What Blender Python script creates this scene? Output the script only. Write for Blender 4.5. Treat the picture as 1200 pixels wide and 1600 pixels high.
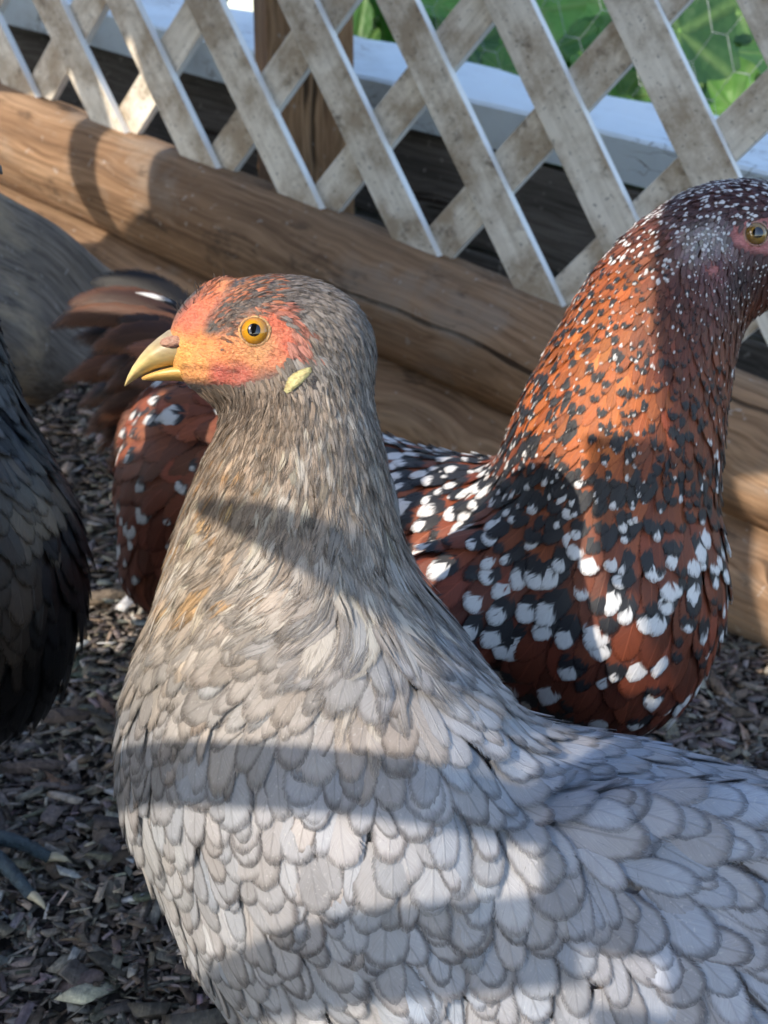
import bpy, bmesh, math, random
import numpy as np

# ------------------------------------------------------------------ camera, sky, sun, exposure
scene = bpy.context.scene
for o in list(bpy.data.objects):
    bpy.data.objects.remove(o)
COL = scene.collection
random.seed(5)
rng = np.random.default_rng(11)

CAM_H, PITCH, FPX = 0.42, math.radians(20.0), 2000.0
cam_d = bpy.data.cameras.new("camera")
cam = bpy.data.objects.new("camera", cam_d)
COL.objects.link(cam)
cam.location = (0, 0, CAM_H)
cam.rotation_euler = (math.pi / 2 - PITCH, 0, 0)
cam_d.sensor_fit = 'VERTICAL'
cam_d.sensor_height = 24.0
cam_d.lens = FPX / 1600.0 * 24.0
cam_d.clip_start = 0.01
cam_d.clip_end = 2000.0
cam_d.dof.use_dof = True
cam_d.dof.focus_distance = 0.43
cam_d.dof.aperture_fstop = 15.0
scene.camera = cam

SUN = np.array([-0.58, -0.55, 0.60])
SUN /= np.linalg.norm(SUN)
world = bpy.data.worlds.new("World")
scene.world = world
world.use_nodes = True
wn = world.node_tree.nodes
wl = world.node_tree.links
sky = wn.new('ShaderNodeTexSky')
sky.sky_type = 'NISHITA'
sky.sun_disc = False
sky.sun_elevation = math.asin(SUN[2])
sky.sun_rotation = math.atan2(SUN[0], SUN[1])
bg = wn['Background']
bg.inputs['Strength'].default_value = 0.15
wl.new(sky.outputs[0], bg.inputs['Color'])

sun_d = bpy.data.lights.new("sun", 'SUN')
sun_d.energy = 2.2
sun_d.angle = math.radians(0.5)
sun_d.color = (1.0, 0.90, 0.77)
sun = bpy.data.objects.new("sun", sun_d)
COL.objects.link(sun)
from mathutils import Vector
sun.rotation_euler = Vector(SUN).to_track_quat('Z', 'Y').to_euler()
sun.location = (-2, -2, 4)

vs = scene.view_settings
vs.view_transform = 'Standard'
vs.look = 'None'
vs.gamma = 1.0
vs.use_curve_mapping = False
vs.exposure = 1.42
cy = scene.cycles
cy.use_adaptive_sampling = True
cy.adaptive_threshold = .03
cy.max_bounces = 5
cy.diffuse_bounces = 3
cy.glossy_bounces = 2
cy.transparent_max_bounces = 6
cy.caustics_reflective = False
cy.caustics_refractive = False

# ------------------------------------------------------------------ helpers
C0 = np.array([0, 0, CAM_H])
RX = np.array([1.0, 0, 0])
UP = np.array([0, math.sin(PITCH), math.cos(PITCH)])
FW = np.array([0, math.cos(PITCH), -math.sin(PITCH)])


def at(px, py, d):
    """world point seen at photo pixel (px,py) of the 1200x1600 frame, at depth d"""
    px = np.asarray(px, float)[..., None]
    py = np.asarray(py, float)[..., None]
    d = np.asarray(d, float)[..., None]
    return C0 + d * (FW + (px - 600) / FPX * RX - (py - 800) / FPX * UP)


def proj(P):
    q = P - C0
    d = q @ FW
    return 600 + FPX * (q @ RX) / d, 800 - FPX * (q @ UP) / d, d


def unit(v):
    return v / np.maximum(np.linalg.norm(v, axis=-1, keepdims=True), 1e-9)


def link(o, parent=None):
    COL.objects.link(o)
    if parent is not None:
        o.parent = parent
        o.matrix_parent_inverse = parent.matrix_basis.inverted()
    return o


def mesh_obj(name, verts, faces, mat=None, parent=None, smooth=True, attrs=None):
    me = bpy.data.meshes.new(name)
    verts = np.asarray(verts, np.float32)
    if isinstance(faces, np.ndarray):
        nf, k = faces.shape
        me.vertices.add(len(verts))
        me.vertices.foreach_set('co', verts.ravel())
        me.loops.add(nf * k)
        me.loops.foreach_set('vertex_index', faces.astype(np.int32).ravel())
        me.polygons.add(nf)
        me.polygons.foreach_set('loop_start', np.arange(0, nf * k, k, dtype=np.int32))
    else:
        me.from_pydata([tuple(v) for v in verts], [], faces)
    for an, (ty, data) in (attrs or {}).items():
        a = me.attributes.new(an, ty, 'POINT')
        a.data.foreach_set('color' if 'COLOR' in ty else ('vector' if 'VECTOR' in ty else 'value'),
                           np.ascontiguousarray(data, np.float32).ravel())
    me.update(calc_edges=True)
    if smooth:
        me.polygons.foreach_set('use_smooth', np.ones(len(me.polygons), bool))
    me.validate()
    if mat:
        me.materials.append(mat)
    return link(bpy.data.objects.new(name, me), parent)


def rgba(c):
    c = np.asarray(c, float)
    return np.concatenate([c, np.ones(c.shape[:-1] + (1,))], -1)


def tag(o, label=None, cat=None, group=None, kind=None):
    if label: o['label'] = label
    if cat: o['category'] = cat
    if group: o['group'] = group
    if kind: o['kind'] = kind
    return o


def empty(name, loc=(0, 0, 0)):
    o = bpy.data.objects.new(name, None)
    o.empty_display_size = 0.02
    o.location = loc
    COL.objects.link(o)
    return o


def adopt(child, root):
    """parent a mesh written in world coordinates to an empty standing elsewhere"""
    child.parent = root
    child.matrix_parent_inverse = root.matrix_basis.inverted()
    return child


# ------------------------------------------------------------------ shader helper
class Sh:
    def __init__(self, name):
        self.m = bpy.data.materials.new(name)
        self.m.use_nodes = True
        self.t = self.m.node_tree
        self.N = self.t.nodes
        self.b = self.N['Principled BSDF']

    def link(self, a, b):
        self.t.links.new(a, b)

    def put(self, sock, v):
        if hasattr(v, 'is_output'):
            self.link(v, sock)
        else:
            if isinstance(v, (tuple, list)) and len(v) == 3 and sock.type == 'RGBA':
                v = tuple(v) + (1,)
            sock.default_value = v

    def math(self, op, a, b=0.0, c=0.0, clamp=False):
        n = self.N.new('ShaderNodeMath')
        n.operation = op
        n.use_clamp = clamp
        for s, v in zip(n.inputs, (a, b, c)):
            self.put(s, v)
        return n.outputs[0]

    def vmath(self, op, a, b=(0, 0, 0)):
        n = self.N.new('ShaderNodeVectorMath')
        n.operation = op
        self.put(n.inputs[0], a)
        if op == 'SCALE':
            self.put(n.inputs['Scale'], b)
        else:
            self.put(n.inputs[1], b)
        return n.outputs[0]

    def attr(self, name, out='Vector'):
        n = self.N.new('ShaderNodeAttribute')
        n.attribute_name = name
        return n.outputs[out]

    def sep(self, v):
        n = self.N.new('ShaderNodeSeparateXYZ')
        self.put(n.inputs[0], v)
        return n.outputs

    def comb(self, x, y, z):
        n = self.N.new('ShaderNodeCombineXYZ')
        for s, v in zip(n.inputs, (x, y, z)):
            self.put(s, v)
        return n.outputs[0]

    def coord(self, out='Object'):
        return self.N.new('ShaderNodeTexCoord').outputs[out]

    def mapping(self, v, scale=(1, 1, 1), loc=(0, 0, 0)):
        n = self.N.new('ShaderNodeMapping')
        self.put(n.inputs[0], v)
        n.inputs['Scale'].default_value = scale
        n.inputs['Location'].default_value = loc
        return n.outputs[0]

    def noise(self, v, scale=5.0, detail=4.0, rough=0.55, dist=0.0, out=0):
        n = self.N.new('ShaderNodeTexNoise')
        self.put(n.inputs['Vector'], v)
        n.inputs['Scale'].default_value = scale
        n.inputs['Detail'].default_value = detail
        n.inputs['Roughness'].default_value = rough
        n.inputs['Distortion'].default_value = dist
        return n.outputs[out]

    def voronoi(self, v, scale=5.0, feature='F1', out=0):
        n = self.N.new('ShaderNodeTexVoronoi')
        n.feature = feature
        self.put(n.inputs['Vector'], v)
        n.inputs['Scale'].default_value = scale
        return n.outputs[out]

    def step(self, v, a, b, lo=0.0, hi=1.0):
        n = self.N.new('ShaderNodeMapRange')
        n.interpolation_type = 'SMOOTHSTEP'
        self.put(n.inputs['Value'], v)
        self.put(n.inputs['From Min'], a)
        self.put(n.inputs['From Max'], b)
        self.put(n.inputs['To Min'], lo)
        self.put(n.inputs['To Max'], hi)
        return n.outputs[0]

    def mix(self, f, a, b, blend='MIX'):
        n = self.N.new('ShaderNodeMix')
        n.data_type = 'RGBA'
        n.blend_type = blend
        self.put(n.inputs[0], f)
        self.put(n.inputs[6], a)
        self.put(n.inputs[7], b)
        return n.outputs[2]

    def ramp(self, f, stops):
        n = self.N.new('ShaderNodeValToRGB')
        self.put(n.inputs[0], f)
        el = n.color_ramp.elements
        while len(el) < len(stops):
            el.new(0.5)
        for e, (p, c) in zip(el, stops):
            e.position = p
            e.color = tuple(c) + (1,)
        return n.outputs[0]

    def bump(self, h, strength=0.3, dist=0.001):
        n = self.N.new('ShaderNodeBump')
        n.inputs['Strength'].default_value = strength
        n.inputs['Distance'].default_value = dist
        self.put(n.inputs['Height'], h)
        self.link(n.outputs[0], self.b.inputs['Normal'])
        return n

    def out(self, color=None, rough=None, spec=None, alpha=None, **kw):
        if color is not None: self.put(self.b.inputs['Base Color'], color)
        if rough is not None: self.put(self.b.inputs['Roughness'], rough)
        if spec is not None: self.put(self.b.inputs['Specular IOR Level'], spec)
        if alpha is not None: self.put(self.b.inputs['Alpha'], alpha)
        for k, v in kw.items():
            self.put(self.b.inputs[k.replace('_', ' ')], v)
        return self.m


# ------------------------------------------------------------------ materials
def mat_mulch_ground():
    s = Sh("mulch_soil")
    v = s.coord()
    n = s.noise(v, 60, 6, .7)
    c = s.ramp(n, [(.3, (.03, .027, .026)), (.6, (.075, .066, .06)), (.8, (.13, .115, .10))])
    s.bump(s.noise(v, 220, 5, .7), .8, .004)
    return s.out(c, .95, .2)


def mat_chip():
    s = Sh("wood_chip")
    c = s.attr('fcol', 'Color')
    v = s.coord()
    n = s.noise(v, 320, 5, .65)
    n2 = s.noise(s.mapping(v, (900, 90, 300)), 1.0, 3, .6)
    c = s.mix(.75, c, s.ramp(n, [(.3, (.4, .4, .42)), (.7, (1.35, 1.3, 1.25))]), 'MULTIPLY')
    c = s.mix(.4, c, s.ramp(n2, [(.35, (.5, .5, .5)), (.65, (1.3, 1.3, 1.3))]), 'MULTIPLY')
    s.bump(s.math('ADD', n, n2), .6, .0012)
    return s.out(c, .8, .35)


def mat_wood(name, cols, axis_scale=(2.0, 38, 38), dirt=.35, rough=.8, knots=True, seed=0.0, wear=None):
    """long-grained wood; the object's local X runs along the grain"""
    s = Sh(name)
    v0 = s.mapping(s.coord(), (1, 1, 1), (seed, seed * .37, seed * .71))
    wob = s.noise(v0, 7, 3, .5)
    v = s.vmath('ADD', v0, s.vmath('SCALE', s.comb(0.0, wob, wob), .03))
    if knots:
        kd = s.voronoi(s.mapping(v0, (4.2, 13, 13)), 1.0)
        kn = s.step(kd, .05, .34, 1.0, 0.0)
        v = s.vmath('ADD', v, s.vmath('SCALE', s.comb(0.0, kn, kn), .022))
    g = s.noise(s.mapping(v, axis_scale), 1.0, 5, .62, .3)
    f = s.noise(s.mapping(v, (axis_scale[0] * 5, axis_scale[1] * 9, axis_scale[2] * 9)), 1.0, 3, .6)
    big = s.noise(v0, 3.5, 3, .6)
    c = s.ramp(g, [(.25, cols[0]), (.5, cols[1]), (.72, cols[2])])
    c = s.mix(.8, c, s.ramp(f, [(.32, (.50, .47, .45)), (.68, (1.3, 1.3, 1.3))]), 'MULTIPLY')
    c = s.mix(dirt, c, s.ramp(big, [(.3, (.35, .33, .32)), (.65, (1.2, 1.15, 1.1))]), 'MULTIPLY')
    if knots:
        c = s.mix(s.step(kd, .03, .16, .8, 0.0), c, (.06, .03, .016))
    crack = s.noise(s.mapping(v, (1.6, 60, 60)), 1.0, 2, .4, .2)
    cr = s.step(crack, .655, .70)
    c = s.mix(s.math('MULTIPLY', cr, .85), c, (.025, .016, .01))
    if wear:
        wp = s.math('MULTIPLY', s.step(s.noise(v0, 11, 5, .65), .50, .66), s.step(s.noise(s.mapping(v0, (6, 60, 60)), 1.0, 3, .6), .35, .6))
        c = s.mix(s.math('MULTIPLY', wp, wear[0]), c, wear[1])
        dk = s.step(s.noise(s.mapping(v0, (14, 30, 30), (5, 2, 1)), 1.0, 5, .7), .56, .68)
        c = s.mix(s.math('MULTIPLY', dk, wear[2]), c, (.035, .026, .02))
    sp = s.step(s.noise(v0, 130, 2, .5), .66, .74)
    c = s.mix(s.math('MULTIPLY', sp, .5), c, (.42, .37, .32))
    h = s.math('SUBTRACT', s.math('ADD', s.math('MULTIPLY', g, .6), s.math('MULTIPLY', f, .4)), s.math('MULTIPLY', cr, 1.2))
    s.bump(h, .55, .003)
    return s.out(c, rough + .1, .15)


def mat_lattice():
    s = Sh("weathered_white_paint")
    v = s.coord()
    r = s.N.new('ShaderNodeObjectInfo').outputs['Random']
    v = s.vmath('ADD', v, s.comb(s.math('MULTIPLY', r, 9.0), s.math('MULTIPLY', r, 5.0), 0.0))
    g = s.noise(s.mapping(v, (14, 190, 190)), 1.0, 4, .6)
    d = s.noise(v, 17, 6, .68)
    d2 = s.noise(v, 55, 5, .7)
    c = s.ramp(g, [(.3, (.60, .54, .44)), (.65, (.84, .78, .67))])
    c = s.mix(s.math('MULTIPLY', s.step(d, .39, .64), .9), c, (.33, .25, .165))
    c = s.mix(s.math('MULTIPLY', s.math('MULTIPLY', s.step(d2, .55, .70), .8), s.step(d, .42, .58)), c, (.11, .085, .06))
    c = s.mix(s.math('MULTIPLY', s.step(s.noise(v, 260, 2, .5), .62, .72), .6), c, (.10, .085, .07))
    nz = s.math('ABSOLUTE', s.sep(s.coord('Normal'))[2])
    c = s.mix(s.math('MULTIPLY', s.step(nz, .3, .6, 1.0, 0.0), .85), c, (.86, .86, .84))  # strip edges whitened: cleaner paint, with bright sky light put into the colour
    s.bump(s.math('ADD', g, d2), .4, .0012)
    return s.out(c, .7, .35)


def mat_paint(name, col, dirtc, amt=.5, rough=.55):
    s = Sh(name)
    v = s.coord()
    d = s.noise(v, 9, 6, .65)
    k = s.voronoi(s.vmath('ADD', s.mapping(v, (18, 60, 60)), s.vmath('SCALE', s.noise(v, 30, 3, .6, out=1), 1.2)), 1.0, 'DISTANCE_TO_EDGE')
    c = s.mix(s.math('MULTIPLY', s.step(d, .45, .75), amt), col, dirtc)
    ck = s.math('MULTIPLY', s.step(k, .0, .035, 1.0, 0.0), s.step(s.noise(v, 5, 2, .5), .5, .62))
    c = s.mix(s.math('MULTIPLY', ck, .75), c, (.10, .085, .07))
    s.bump(s.math('SUBTRACT', d, ck), .4, .002)
    return s.out(c, rough, .4)


def mat_leaf():
    s = Sh("green_leaf")
    uv = s.sep(s.attr('fuv'))
    v = s.coord()
    n = s.noise(v, 28, 4, .6)
    c = s.attr('fcol', 'Color')
    c = s.mix(.6, c, s.ramp(n, [(.3, (.6, .65, .6)), (.7, (1.3, 1.25, 1.2))]), 'MULTIPLY')
    vein = s.step(uv[2], .0, .16, 1.0, 0.0)
    c = s.mix(s.math('MULTIPLY', vein, .55), c, (.16, .26, .08))
    s.bump(s.math('ADD', s.math('MULTIPLY', s.voronoi(v, 85), .5), s.math('MULTIPLY', vein, -.5)), .8, .004)
    s.out(c, .5, .4)
    tr = s.N.new('ShaderNodeBsdfTranslucent')
    s.put(tr.inputs[0], s.mix(1.0, c, (1.4, 1.7, .7), 'MULTIPLY'))
    mx = s.N.new('ShaderNodeMixShader')
    mx.inputs[0].default_value = .3
    s.link(s.b.outputs[0], mx.inputs[1])
    s.link(tr.outputs[0], mx.inputs[2])
    s.link(mx.outputs[0], s.N['Material Output'].inputs[0])
    return s.m


def mat_plain(name, col, rough=.5, spec=.5, noise_amt=.3, nscale=60, bump=.2, **kw):
    s = Sh(name)
    v = s.coord()
    n = s.noise(v, nscale, 4, .6)
    c = s.mix(noise_amt, col, s.ramp(n, [(.3, tuple(x * .5 for x in col)), (.7, tuple(min(1, x * 1.4) for x in col))]))
    s.bump(n, bump, .001)
    return s.out(c, rough, spec, **kw)


def mat_skin(name, pebble=900, bump=.5, rough=.55, sss=.12):
    s = Sh(name)
    v = s.coord()
    c = s.attr('fcol', 'Color')
    n = s.noise(v, 260, 5, .7)
    wr = s.noise(s.mapping(v, (1, 1, 2.6)), 420, 3, .6, 1.2)
    vo = s.voronoi(v, pebble)
    c = s.mix(.5, c, s.ramp(n, [(.3, (.6, .52, .52)), (.7, (1.3, 1.35, 1.35))]), 'MULTIPLY')
    c = s.mix(.5, c, s.ramp(wr, [(.36, (.42, .26, .24)), (.52, (1.12, 1.1, 1.08))]), 'MULTIPLY')
    s.bump(s.math('ADD', s.math('MULTIPLY', vo, .7), s.math('MULTIPLY', wr, 1.6)), bump, .0011)
    return s.out(c, rough, .4, Subsurface_Weight=sss, Subsurface_Scale=.002)


def mat_horn():
    s = Sh("beak_horn")
    v = s.coord()
    c = s.attr('fcol', 'Color')
    n = s.noise(s.mapping(v, (220, 220, 500)), 1.0, 4, .6)
    n2 = s.noise(v, 500, 3, .6)
    c = s.mix(.45, c, s.ramp(n, [(.3, (.6, .6, .62)), (.7, (1.25, 1.25, 1.25))]), 'MULTIPLY')
    s.bump(s.math('ADD', n, s.math('MULTIPLY', n2, .5)), .3, .0006)
    return s.out(c, .38, .5, Subsurface_Weight=.1, Subsurface_Scale=.002)


def mat_feather(name, kind):
    s = Sh(name)
    fuv = s.sep(s.attr('fuv'))
    rnd = s.sep(s.attr('frnd'))
    pat = s.sep(s.attr('fpat'))
    col = s.attr('fcol', 'Color')
    t, v, e = fuv[0], fuv[1], fuv[2]
    av = s.math('ABSOLUTE', v)
    # barbs leave the shaft at an angle: streak coordinate in metres
    q = s.math('SUBTRACT', s.math('MULTIPLY', t, rnd[1]), s.math('MULTIPLY', s.math('MULTIPLY', av, rnd[2]), 1.5))
    side = s.math('MULTIPLY', s.math('SIGN', v), 3.7)
    seed = s.math('MULTIPLY', rnd[0], 91.0)
    b1 = s.noise(s.comb(s.math('MULTIPLY', q, 2000.0), s.math('ADD', seed, side), s.math('MULTIPLY', av, 1.2)), 1.0, 3, .65)
    b2 = s.noise(s.comb(s.math('MULTIPLY', q, 260.0), s.math('ADD', seed, side), s.math('MULTIPLY', av, .8)), 1.0, 2, .5)
    fine = s.noise(s.coord(), 900, 2, .6)
    clot = s.noise(s.coord(), 45, 3, .6)
    rach = s.step(av, .02, .09, 1.0, 0.0)
    ee = s.math('ADD', e, s.math('MULTIPLY', s.math('SUBTRACT', b2, .5), .22))
    if kind == 'grey':
        c = s.mix(.55, col, s.ramp(b1, [(.3, (.78, .76, .74)), (.7, (1.18, 1.18, 1.18))]), 'MULTIPLY')
        c = s.mix(.45, c, s.ramp(clot, [(.3, (.72, .68, .64)), (.7, (1.2, 1.2, 1.22))]), 'MULTIPLY')
        c = s.mix(s.math('MULTIPLY', s.step(ee, .66, .92), pat[2]), c, s.mix(1.0, col, (.30, .27, .26), 'MULTIPLY'))
        c = s.mix(s.math('MULTIPLY', rach, s.math('MULTIPLY', pat[2], .5)), c, s.mix(1.0, col, (.45, .43, .42), 'MULTIPLY'))
        fleck = s.step(fine, .62, .72)
        c = s.mix(s.math('MULTIPLY', fleck, .16), c, (.75, .72, .68))
        rough, spec = .62, .3
    elif kind == 'speckled':
        c = s.mix(.6, col, s.ramp(b1, [(.3, (.62, .6, .6)), (.7, (1.35, 1.3, 1.25))]), 'MULTIPLY')
        tt = s.math('ADD', t, s.math('ADD', s.math('MULTIPLY', s.math('SUBTRACT', b2, .5), .40), s.math('MULTIPLY', s.math('SUBTRACT', b1, .5), .18)))
        tt = s.math('SUBTRACT', tt, s.math('MULTIPLY', s.math('MULTIPLY', v, v), .10))
        b0 = s.math('SUBTRACT', 1.0, s.math('ADD', pat[0], pat[1]))
        w0 = s.math('SUBTRACT', 1.0, pat[0])
        c = s.mix(s.math('MULTIPLY', rach, .35), c, s.mix(1.0, col, (1.8, 1.9, 2.0), 'MULTIPLY'))
        bm = s.math('MULTIPLY', s.step(tt, s.math('SUBTRACT', b0, .04), s.math('ADD', b0, .05)), s.math('GREATER_THAN', pat[1], .01))
        c = s.mix(bm, c, s.mix(b1, (.007, .007, .009), (.03, .03, .034)))
        wm = s.math('MULTIPLY', s.step(s.math('SUBTRACT', tt, s.math('MULTIPLY', av, .05)), s.math('SUBTRACT', w0, .04), s.math('ADD', w0, .05)),
                    s.math('GREATER_THAN', pat[0], .01))
        c = s.mix(s.math('MULTIPLY', s.step(ee, .55, .95), pat[2]), c, s.mix(b1, (.16, .055, .022), (.34, .14, .06)))
        wcol = s.mix(b1, (.50, .48, .46), (.86, .86, .86))
        c = s.mix(s.math('MULTIPLY', wm, .96), c, wcol)
        rough, spec = .5, .4
    else:
        c = s.mix(.6, col, s.ramp(b1, [(.3, (.55, .55, .6)), (.7, (1.4, 1.4, 1.4))]), 'MULTIPLY')
        c = s.mix(s.math('MULTIPLY', s.step(ee, .75, 1.0), .5), c, s.mix(1.0, col, (.5, .5, .5), 'MULTIPLY'))
        rough, spec = .36, .30
    geo = s.N.new('ShaderNodeNewGeometry').outputs['Normal']
    soft = s.vmath('NORMALIZE', s.vmath('ADD', s.vmath('SCALE', geo, .42), s.vmath('SCALE', s.attr('bnor'), .58)))
    bmp = s.bump(s.math('ADD', s.math('MULTIPLY', b1, .8), s.math('ADD', s.math('MULTIPLY', b2, .25), s.math('MULTIPLY', rach, .3))), .5, .0005)
    s.link(soft, bmp.inputs['Normal'])
    af = s.math('ADD', e, s.math('MULTIPLY', s.math('SUBTRACT', b1, .5), .9))
    alpha = s.step(af, .84, 1.06, 1.0, 0.0)
    if kind == 'grey':
        st = s.noise(s.comb(s.math('MULTIPLY', v, 2.6), s.math('MULTIPLY', t, 1.3), seed), 1.0, 3, .7)
        cut = s.step(s.math('SUBTRACT', st, s.math('MULTIPLY', s.math('SUBTRACT', t, .25), .42)), .20, .30)
        alpha = s.math('MULTIPLY', alpha, s.math('ADD', s.math('SUBTRACT', 1.0, pat[0]), s.math('MULTIPLY', cut, pat[0])))
    return s.out(c, rough, spec, alpha)


M = dict(
    soil=mat_mulch_ground(), chip=mat_chip(),
    log=mat_wood("treated_log", [(.17, .10, .056), (.29, .18, .105), (.42, .285, .18)], (1.6, 30, 30), .5, wear=(.45, (.30, .25, .20), .55)),
    log2=mat_wood("treated_log_lower", [(.16, .097, .055), (.28, .175, .103), (.39, .27, .17)], (1.8, 34, 34), .55, seed=3.7, wear=(.5, (.28, .23, .18), .6)),
    post=mat_wood("post_wood", [(.19, .105, .055), (.31, .185, .10), (.42, .27, .155)], (2, 40, 40), .4, knots=False, seed=8.1),
    ramp=mat_wood("weathered_board", [(.11, .093, .078), (.21, .178, .15), (.36, .30, .24)], (3, 34, 34), .6, knots=False, seed=5.3, wear=(.75, (.42, .32, .21), .55)),
    wall=mat_wood("dark_board", [(.08, .072, .062), (.13, .117, .10), (.18, .163, .142)], (2, 30, 30), .5, knots=False, seed=2.2),
    shade=mat_wood("shade_board", [(.12, .09, .06), (.2, .15, .1), (.28, .21, .15)], (2, 30, 30), .4, knots=False, seed=6.2),
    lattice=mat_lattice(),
    pale=mat_paint("pale_painted_timber", (.62, .70, .74), (.34, .36, .36), .6),
    pipe=mat_paint("white_pipe_paint", (.72, .72, .72), (.3, .2, .14), .5),
    leaf=mat_leaf(),
    stem=mat_plain("leaf_stem", (.12, .24, .05), .5, .4),
    wire=mat_plain("galvanised_wire", (.35, .36, .37), .4, .5, Metallic=.7),
    skin=mat_skin("face_skin"), horn=mat_horn(),
    grey=mat_feather("grey_feather", 'grey'),
    speckled=mat_feather("speckled_feather", 'speckled'),
    black=mat_feather("black_feather", 'black'),
    scale=mat_skin("leg_scales", 420, .8, .4, .0),
    claw=mat_plain("claw_horn", (.48, .42, .30), .35, .5, .4, 300),
    pupil=mat_plain("eye_pupil", (.003, .003, .003), .05, .5, 0, 60, 0, Coat_Weight=1.0),
)


def mat_iris(name, c_in, c_out):
    s = Sh(name)
    f = s.sep(s.attr('fuv'))
    n = s.noise(s.comb(s.math('MULTIPLY', f[1], 40.0), s.math('MULTIPLY', f[0], 2.0), 0.0), 1.0, 3, .6)
    c = s.mix(s.step(f[0], .25, .8), c_in, c_out)
    c = s.mix(.4, c, s.ramp(n, [(.3, (.7, .65, .6)), (.7, (1.25, 1.25, 1.2))]), 'MULTIPLY')
    c = s.mix(s.step(f[0], .86, .98), c, (.02, .012, .006))
    return s.out(c, .12, .5, Coat_Weight=1.0, Coat_Roughness=.03)


M['iris'] = mat_iris("amber_iris", (.55, .27, .015), (.42, .18, .012))
M['iris2'] = mat_iris("olive_iris", (.26, .15, .03), (.20, .11, .025))

# ------------------------------------------------------------------ signed distance modelling
def smin(a, b, k):
    h = np.clip(.5 + .5 * (b - a) / k, 0, 1)
    return b * (1 - h) + a * h - k * h * (1 - h)


class Sdf:
    def __init__(self):
        self.p = []

    def cone(self, a, ra, b, rb, k=.02):
        self.p.append(('c', np.array(a), ra, np.array(b), rb, k))

    def chain(self, pts, k=.02):
        """pts: (px, py, depth, radius_px)"""
        q = [(at(x, y, d), r * d / FPX) for x, y, d, r in pts]
        # smooth the polyline so that the hull has no creases
        t = np.arange(len(q), dtype=float)
        P = np.array([np.append(a, r) for a, r in q])
        for _ in range(2):
            m = np.empty((2 * len(P), 4))
            m[0], m[-1] = P[0], P[-1]
            m[1:-1:2] = .75 * P[:-1] + .25 * P[1:]
            m[2:-1:2] = .25 * P[:-1] + .75 * P[1:]
            P = m
        self.p.append(('h', P, k))

    def ell(self, c, ax, r, k=.01):
        self.p.append(('e', np.array(c), np.array(ax), np.array(r), k))

    def ellpx(self, px, py, d, rx, ry, rz, rot=0.0, k=.01):
        s = d / FPX
        ca, sa = math.cos(rot), math.sin(rot)
        ax = np.array([RX * ca - UP * sa, RX * sa + UP * ca, FW])
        self.ell(at(px, py, d), ax, (rx * s, ry * s, rz * s), k)

    cache = None

    def lookup(self, P):
        """trilinear read of the baked field"""
        w, ix = [], []
        for a in range(3):
            g = self.cache[a]
            i = np.clip(np.searchsorted(g, P[:, a]) - 1, 0, len(g) - 2)
            ix.append(i)
            w.append(np.clip((P[:, a] - g[i]) / (g[i + 1] - g[i]), 0, 1))
        V = self.cache[3]
        o = 0
        for a in (0, 1):
            for b in (0, 1):
                for c in (0, 1):
                    o = o + V[ix[0] + a, ix[1] + b, ix[2] + c] * (w[0] if a else 1 - w[0]) * (w[1] if b else 1 - w[1]) * (w[2] if c else 1 - w[2])
        return o

    def __call__(self, P):
        P = np.asarray(P, float)
        sh = P.shape[:-1]
        P = P.reshape(-1, 3)
        if self.cache is not None and len(P) > 64:
            return self.lookup(P).reshape(sh)
        out = None
        for p in self.p:
            if p[0] == 'h':
                _, H, k = p
                f = None
                for a, b in zip(H[:-1], H[1:]):
                    ab = b[:3] - a[:3]
                    l2 = ab @ ab
                    if l2 < 1e-9: continue
                    dd = P - a[:3]
                    h = np.clip((dd @ ab) / l2, 0, 1)
                    dd = dd - h[:, None] * ab
                    ff = np.sqrt(np.einsum('ij,ij->i', dd, dd)) - (a[3] + (b[3] - a[3]) * h)
                    f = ff if f is None else np.minimum(f, ff)
            elif p[0] == 'c':
                _, a, ra, b, rb, k = p
                ab = b - a
                h = np.clip(((P - a) @ ab) / (ab @ ab), 0, 1)
                dd = P - a - h[:, None] * ab
                f = np.sqrt(np.einsum('ij,ij->i', dd, dd)) - (ra + (rb - ra) * h)
            else:
                _, c, ax, r, k = p
                q = (P - c) @ ax.T
                k0 = np.sqrt(((q / r) ** 2).sum(1))
                k1 = np.sqrt(((q / r ** 2) ** 2).sum(1)) + 1e-9
                f = k0 * (k0 - 1) / k1
            out = f if out is None else smin(out, f, k)
        return out.reshape(sh)

    def grad(self, P, e=.0012):
        k = np.array([[1, -1, -1], [-1, -1, 1], [-1, 1, -1], [1, 1, 1]], float)
        g = 0
        for kk in k:
            g = g + kk * self(P + e * kk)[..., None]
        return unit(g)

    def project(self, P, target=0.0, n=2):
        for _ in range(n):
            g = self.grad(P)
            P = P - g * (self(P) - target)[..., None]
        return P, g

    def hit(self, px, py, d0=.2, d1=1.2):
        d = d0
        for _ in range(200):
            p = at(px, py, d)
            f = float(self(p[None])[0])
            if f < 1e-5 or d > d1:
                break
            d += max(f * .8, 5e-5)
        return p


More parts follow.
